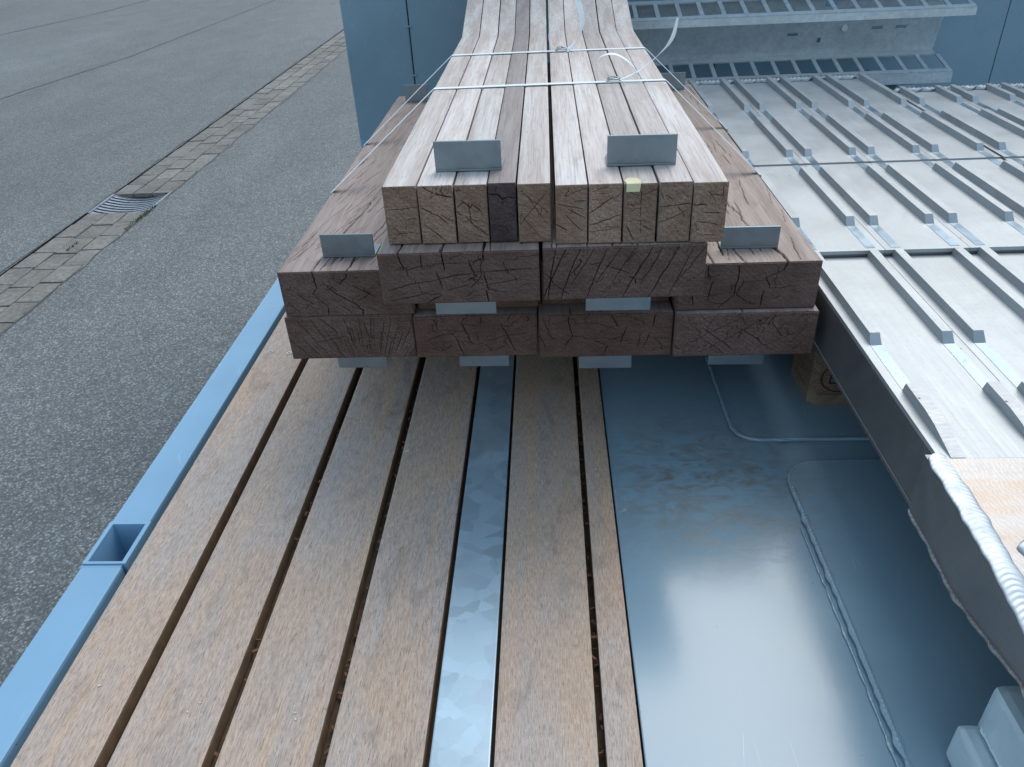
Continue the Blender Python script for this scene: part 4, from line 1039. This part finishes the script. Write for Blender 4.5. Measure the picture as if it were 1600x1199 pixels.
for (a, b, c, d) in ((-.017, -.0145, -.011, .011), (-.0145, -.005, .0085, .011), (-.0145, -.007, -.0012, .0012), (-.0145, -.005, -.011, -.0085),
                     (0, .0025, -.008, .011), (.0025, .008, -.011, -.0085), (.008, .0105, -.008, .011), (.0145, .017, -.011, .011), (.017, .023, .0085, .011), (.017, .023, -.0012, .0012), (.0215, .024, .001, .009), (.0195, .0225, -.011, -.001)):
    m.bm.faces.new([m.bm.verts.new(p) for p in ((cx + a, 1.0302, cz + c), (cx + b, 1.0302, cz + c), (cx + b, 1.0302, cz + d), (cx + a, 1.0302, cz + d))])
m.build('burnt_mark', M_BRAND, pe, recalc=False)

# ================================================================== PERFORATED CHANNEL at the headboard
ch = empty('perforated_channel', (0.7, 2.5, 0.174), 'galvanised steel channel with ladder-like perforated flanges before the blue headboard', 'steel channel')
CX0, CX1 = 0.16, 1.205
T = 0.004
def plate(p, q, x0, x1, name, th=T, mat=None, parent=ch):
    p = Vector(p); q = Vector(q); d = (q - p).normalized(); nrm = Vector((-d[1], d[0])) * th / 2
    m = MB(); m.prism([tuple(p + nrm), tuple(q + nrm), tuple(q - nrm), tuple(p - nrm)], x0, x1, 'X'); return m.build(name, mat or M_GALV2, parent)
F0, F1 = Vector((2.460, 0.206)), Vector((2.600, 0.2426))       # lower flange front/back
G1, G0 = Vector((2.553, 0.4200)), Vector((2.413, 0.3850))      # upper flange back/front
d = (F1 - F0)
plate(F0 - Vector((0, 0.030)), F0 - Vector((0, .0015)), CX0, CX1, 'lower_lip', T, M_GALV3)
plate(F0 + d * 0.00, F0 + d * 0.14, CX0, CX1, 'flange_edge'); plate(F0 + d * 0.80, F1 - d * .02, CX0, CX1 - 0.01, 'flange_edge')
plate(G0 - Vector((0, 0.020)), G0 - Vector((0, .0015)), CX0, CX1, 'upper_lip', T, M_GALV3)
plate(G0, G0 + d * 0.14, CX0, CX1, 'flange_edge'); plate(G0 + d * 0.80, G1 - d * .02, CX0, CX1 - 0.01, 'flange_edge')
k = 0; x = CX1 - 0.012
for pos in range(17):
    xa = CX1 - 0.012 - pos * 0.0625
    plate(F0 + d * 0.142, F0 + d * 0.798, xa, xa + 0.012, 'rung'); plate(G0 + d * 0.142, G0 + d * 0.798, xa, xa + 0.012, 'rung')
# web with punched holes: built as a grid of strips is overkill, holes are cut with bmesh
W0, W1_ = F1, G1; wd = (W1_ - W0); wl_ = wd.length; wdn = wd.normalized()
def web():
    # cells between sorted cuts: holes listed as (x centre, t centre, half w, half h)
    holes = [(0.755, 0.36, 0.016, 0.0055), (1.005, 0.42, 0.016, 0.0055), (1.075, 0.42, 0.016, 0.0055), (0.845, 0.62, 0.007, 0.006), (0.838, 0.25, 0.006, 0.008), (0.85, 0.88, 0.017, 0.017)]
    xs = sorted(set([CX0, CX1 - 0.012] + [h[0] - h[2] for h in holes] + [h[0] + h[2] for h in holes]))
    ts = sorted(set([0, wl_] + [h[1] * wl_ - h[3] for h in holes] + [h[1] * wl_ + h[3] for h in holes]))
    m = MB()
    nrm = Vector((-wdn[1], wdn[0])) * T / 2
    for a, b in zip(xs, xs[1:]):
        for c, e in zip(ts, ts[1:]):
            xm, tm = (a + b) / 2, (c + e) / 2
            if any(abs(xm - h[0]) < h[2] and abs(tm - h[1] * wl_) < h[3] for h in holes): continue
            p, q = W0 + wdn * c, W0 + wdn * e
            m.hexa([(a, *(p + nrm)), (b, *(p + nrm)), (b, *(p - nrm)), (a, *(p - nrm)), (a, *(q + nrm)), (b, *(q + nrm)), (b, *(q - nrm)), (a, *(q - nrm))])
    bmesh.ops.remove_doubles(m.bm, verts=m.bm.verts, dist=1e-6)
    # drop interior walls
    seen = {}
    for f in m.bm.faces:
        key = frozenset(v.index for v in f.verts)
    m.bm.verts.index_update()
    for f in list(m.bm.faces):
        key = frozenset(v.index for v in f.verts); seen.setdefault(key, []).append(f)
    kill = [f for fs in seen.values() if len(fs) > 1 for f in fs]
    bmesh.ops.delete(m.bm, geom=kill, context='FACES_ONLY')
    return m.build('web', M_GALV2, ch)
web()
m = MB(); c = W0 + wdn * 0.44 * wl_ + Vector((-0.006, 0)); N = 12
ring = [(0.905 + 0.009 * math.cos(t), c[1] + 0.009 * math.sin(t)) for t in [2 * math.pi * k / N for k in range(N)]]
m.prism(ring, c[0] - 0.004, c[0] + 0.004, 'Y'); m.build('bolt_head', M_GALV2, ch)
# blue supports under the channel, fixed to the headboard
for x in (0.30, 1.05):
    MB().box(x, x + 0.05, 2.44, YF - 0.0005, 0.10, 0.1735, 0.003).build('support_bracket', M_PAINT, tr)

# ================================================================== GALVANISED BRACKET bottom right
gb = empty('steel_stanchion_foot', (0.47, 0.30, 0), 'pale galvanised steel foot with rounded edges, below the ramp nose at lower right', 'steel bracket')
MB().box(0.385, 0.60, 0.12, 0.440, 0.0035, 0.1110, 0.008).build('main_box', M_GALV2 if False else mat_galv('galvanised_foot', (0.50, 0.60, 0.65), 0.42, 55, 0.5, 0.3), gb)
MB().box(0.366, 0.3845, 0.12, 0.437, 0.010, 0.0560, 0.005).build('side_flange', bpy.data.materials['galvanised_foot'], gb)
weld_bead([(0.3855, 0.13, 0.0575), (0.3855, 0.435, 0.0575)], 0.003, 0.005, 'weld_bead', bpy.data.materials['galvanised_foot'], gb, 0.6, seed=77, wob=0.5)
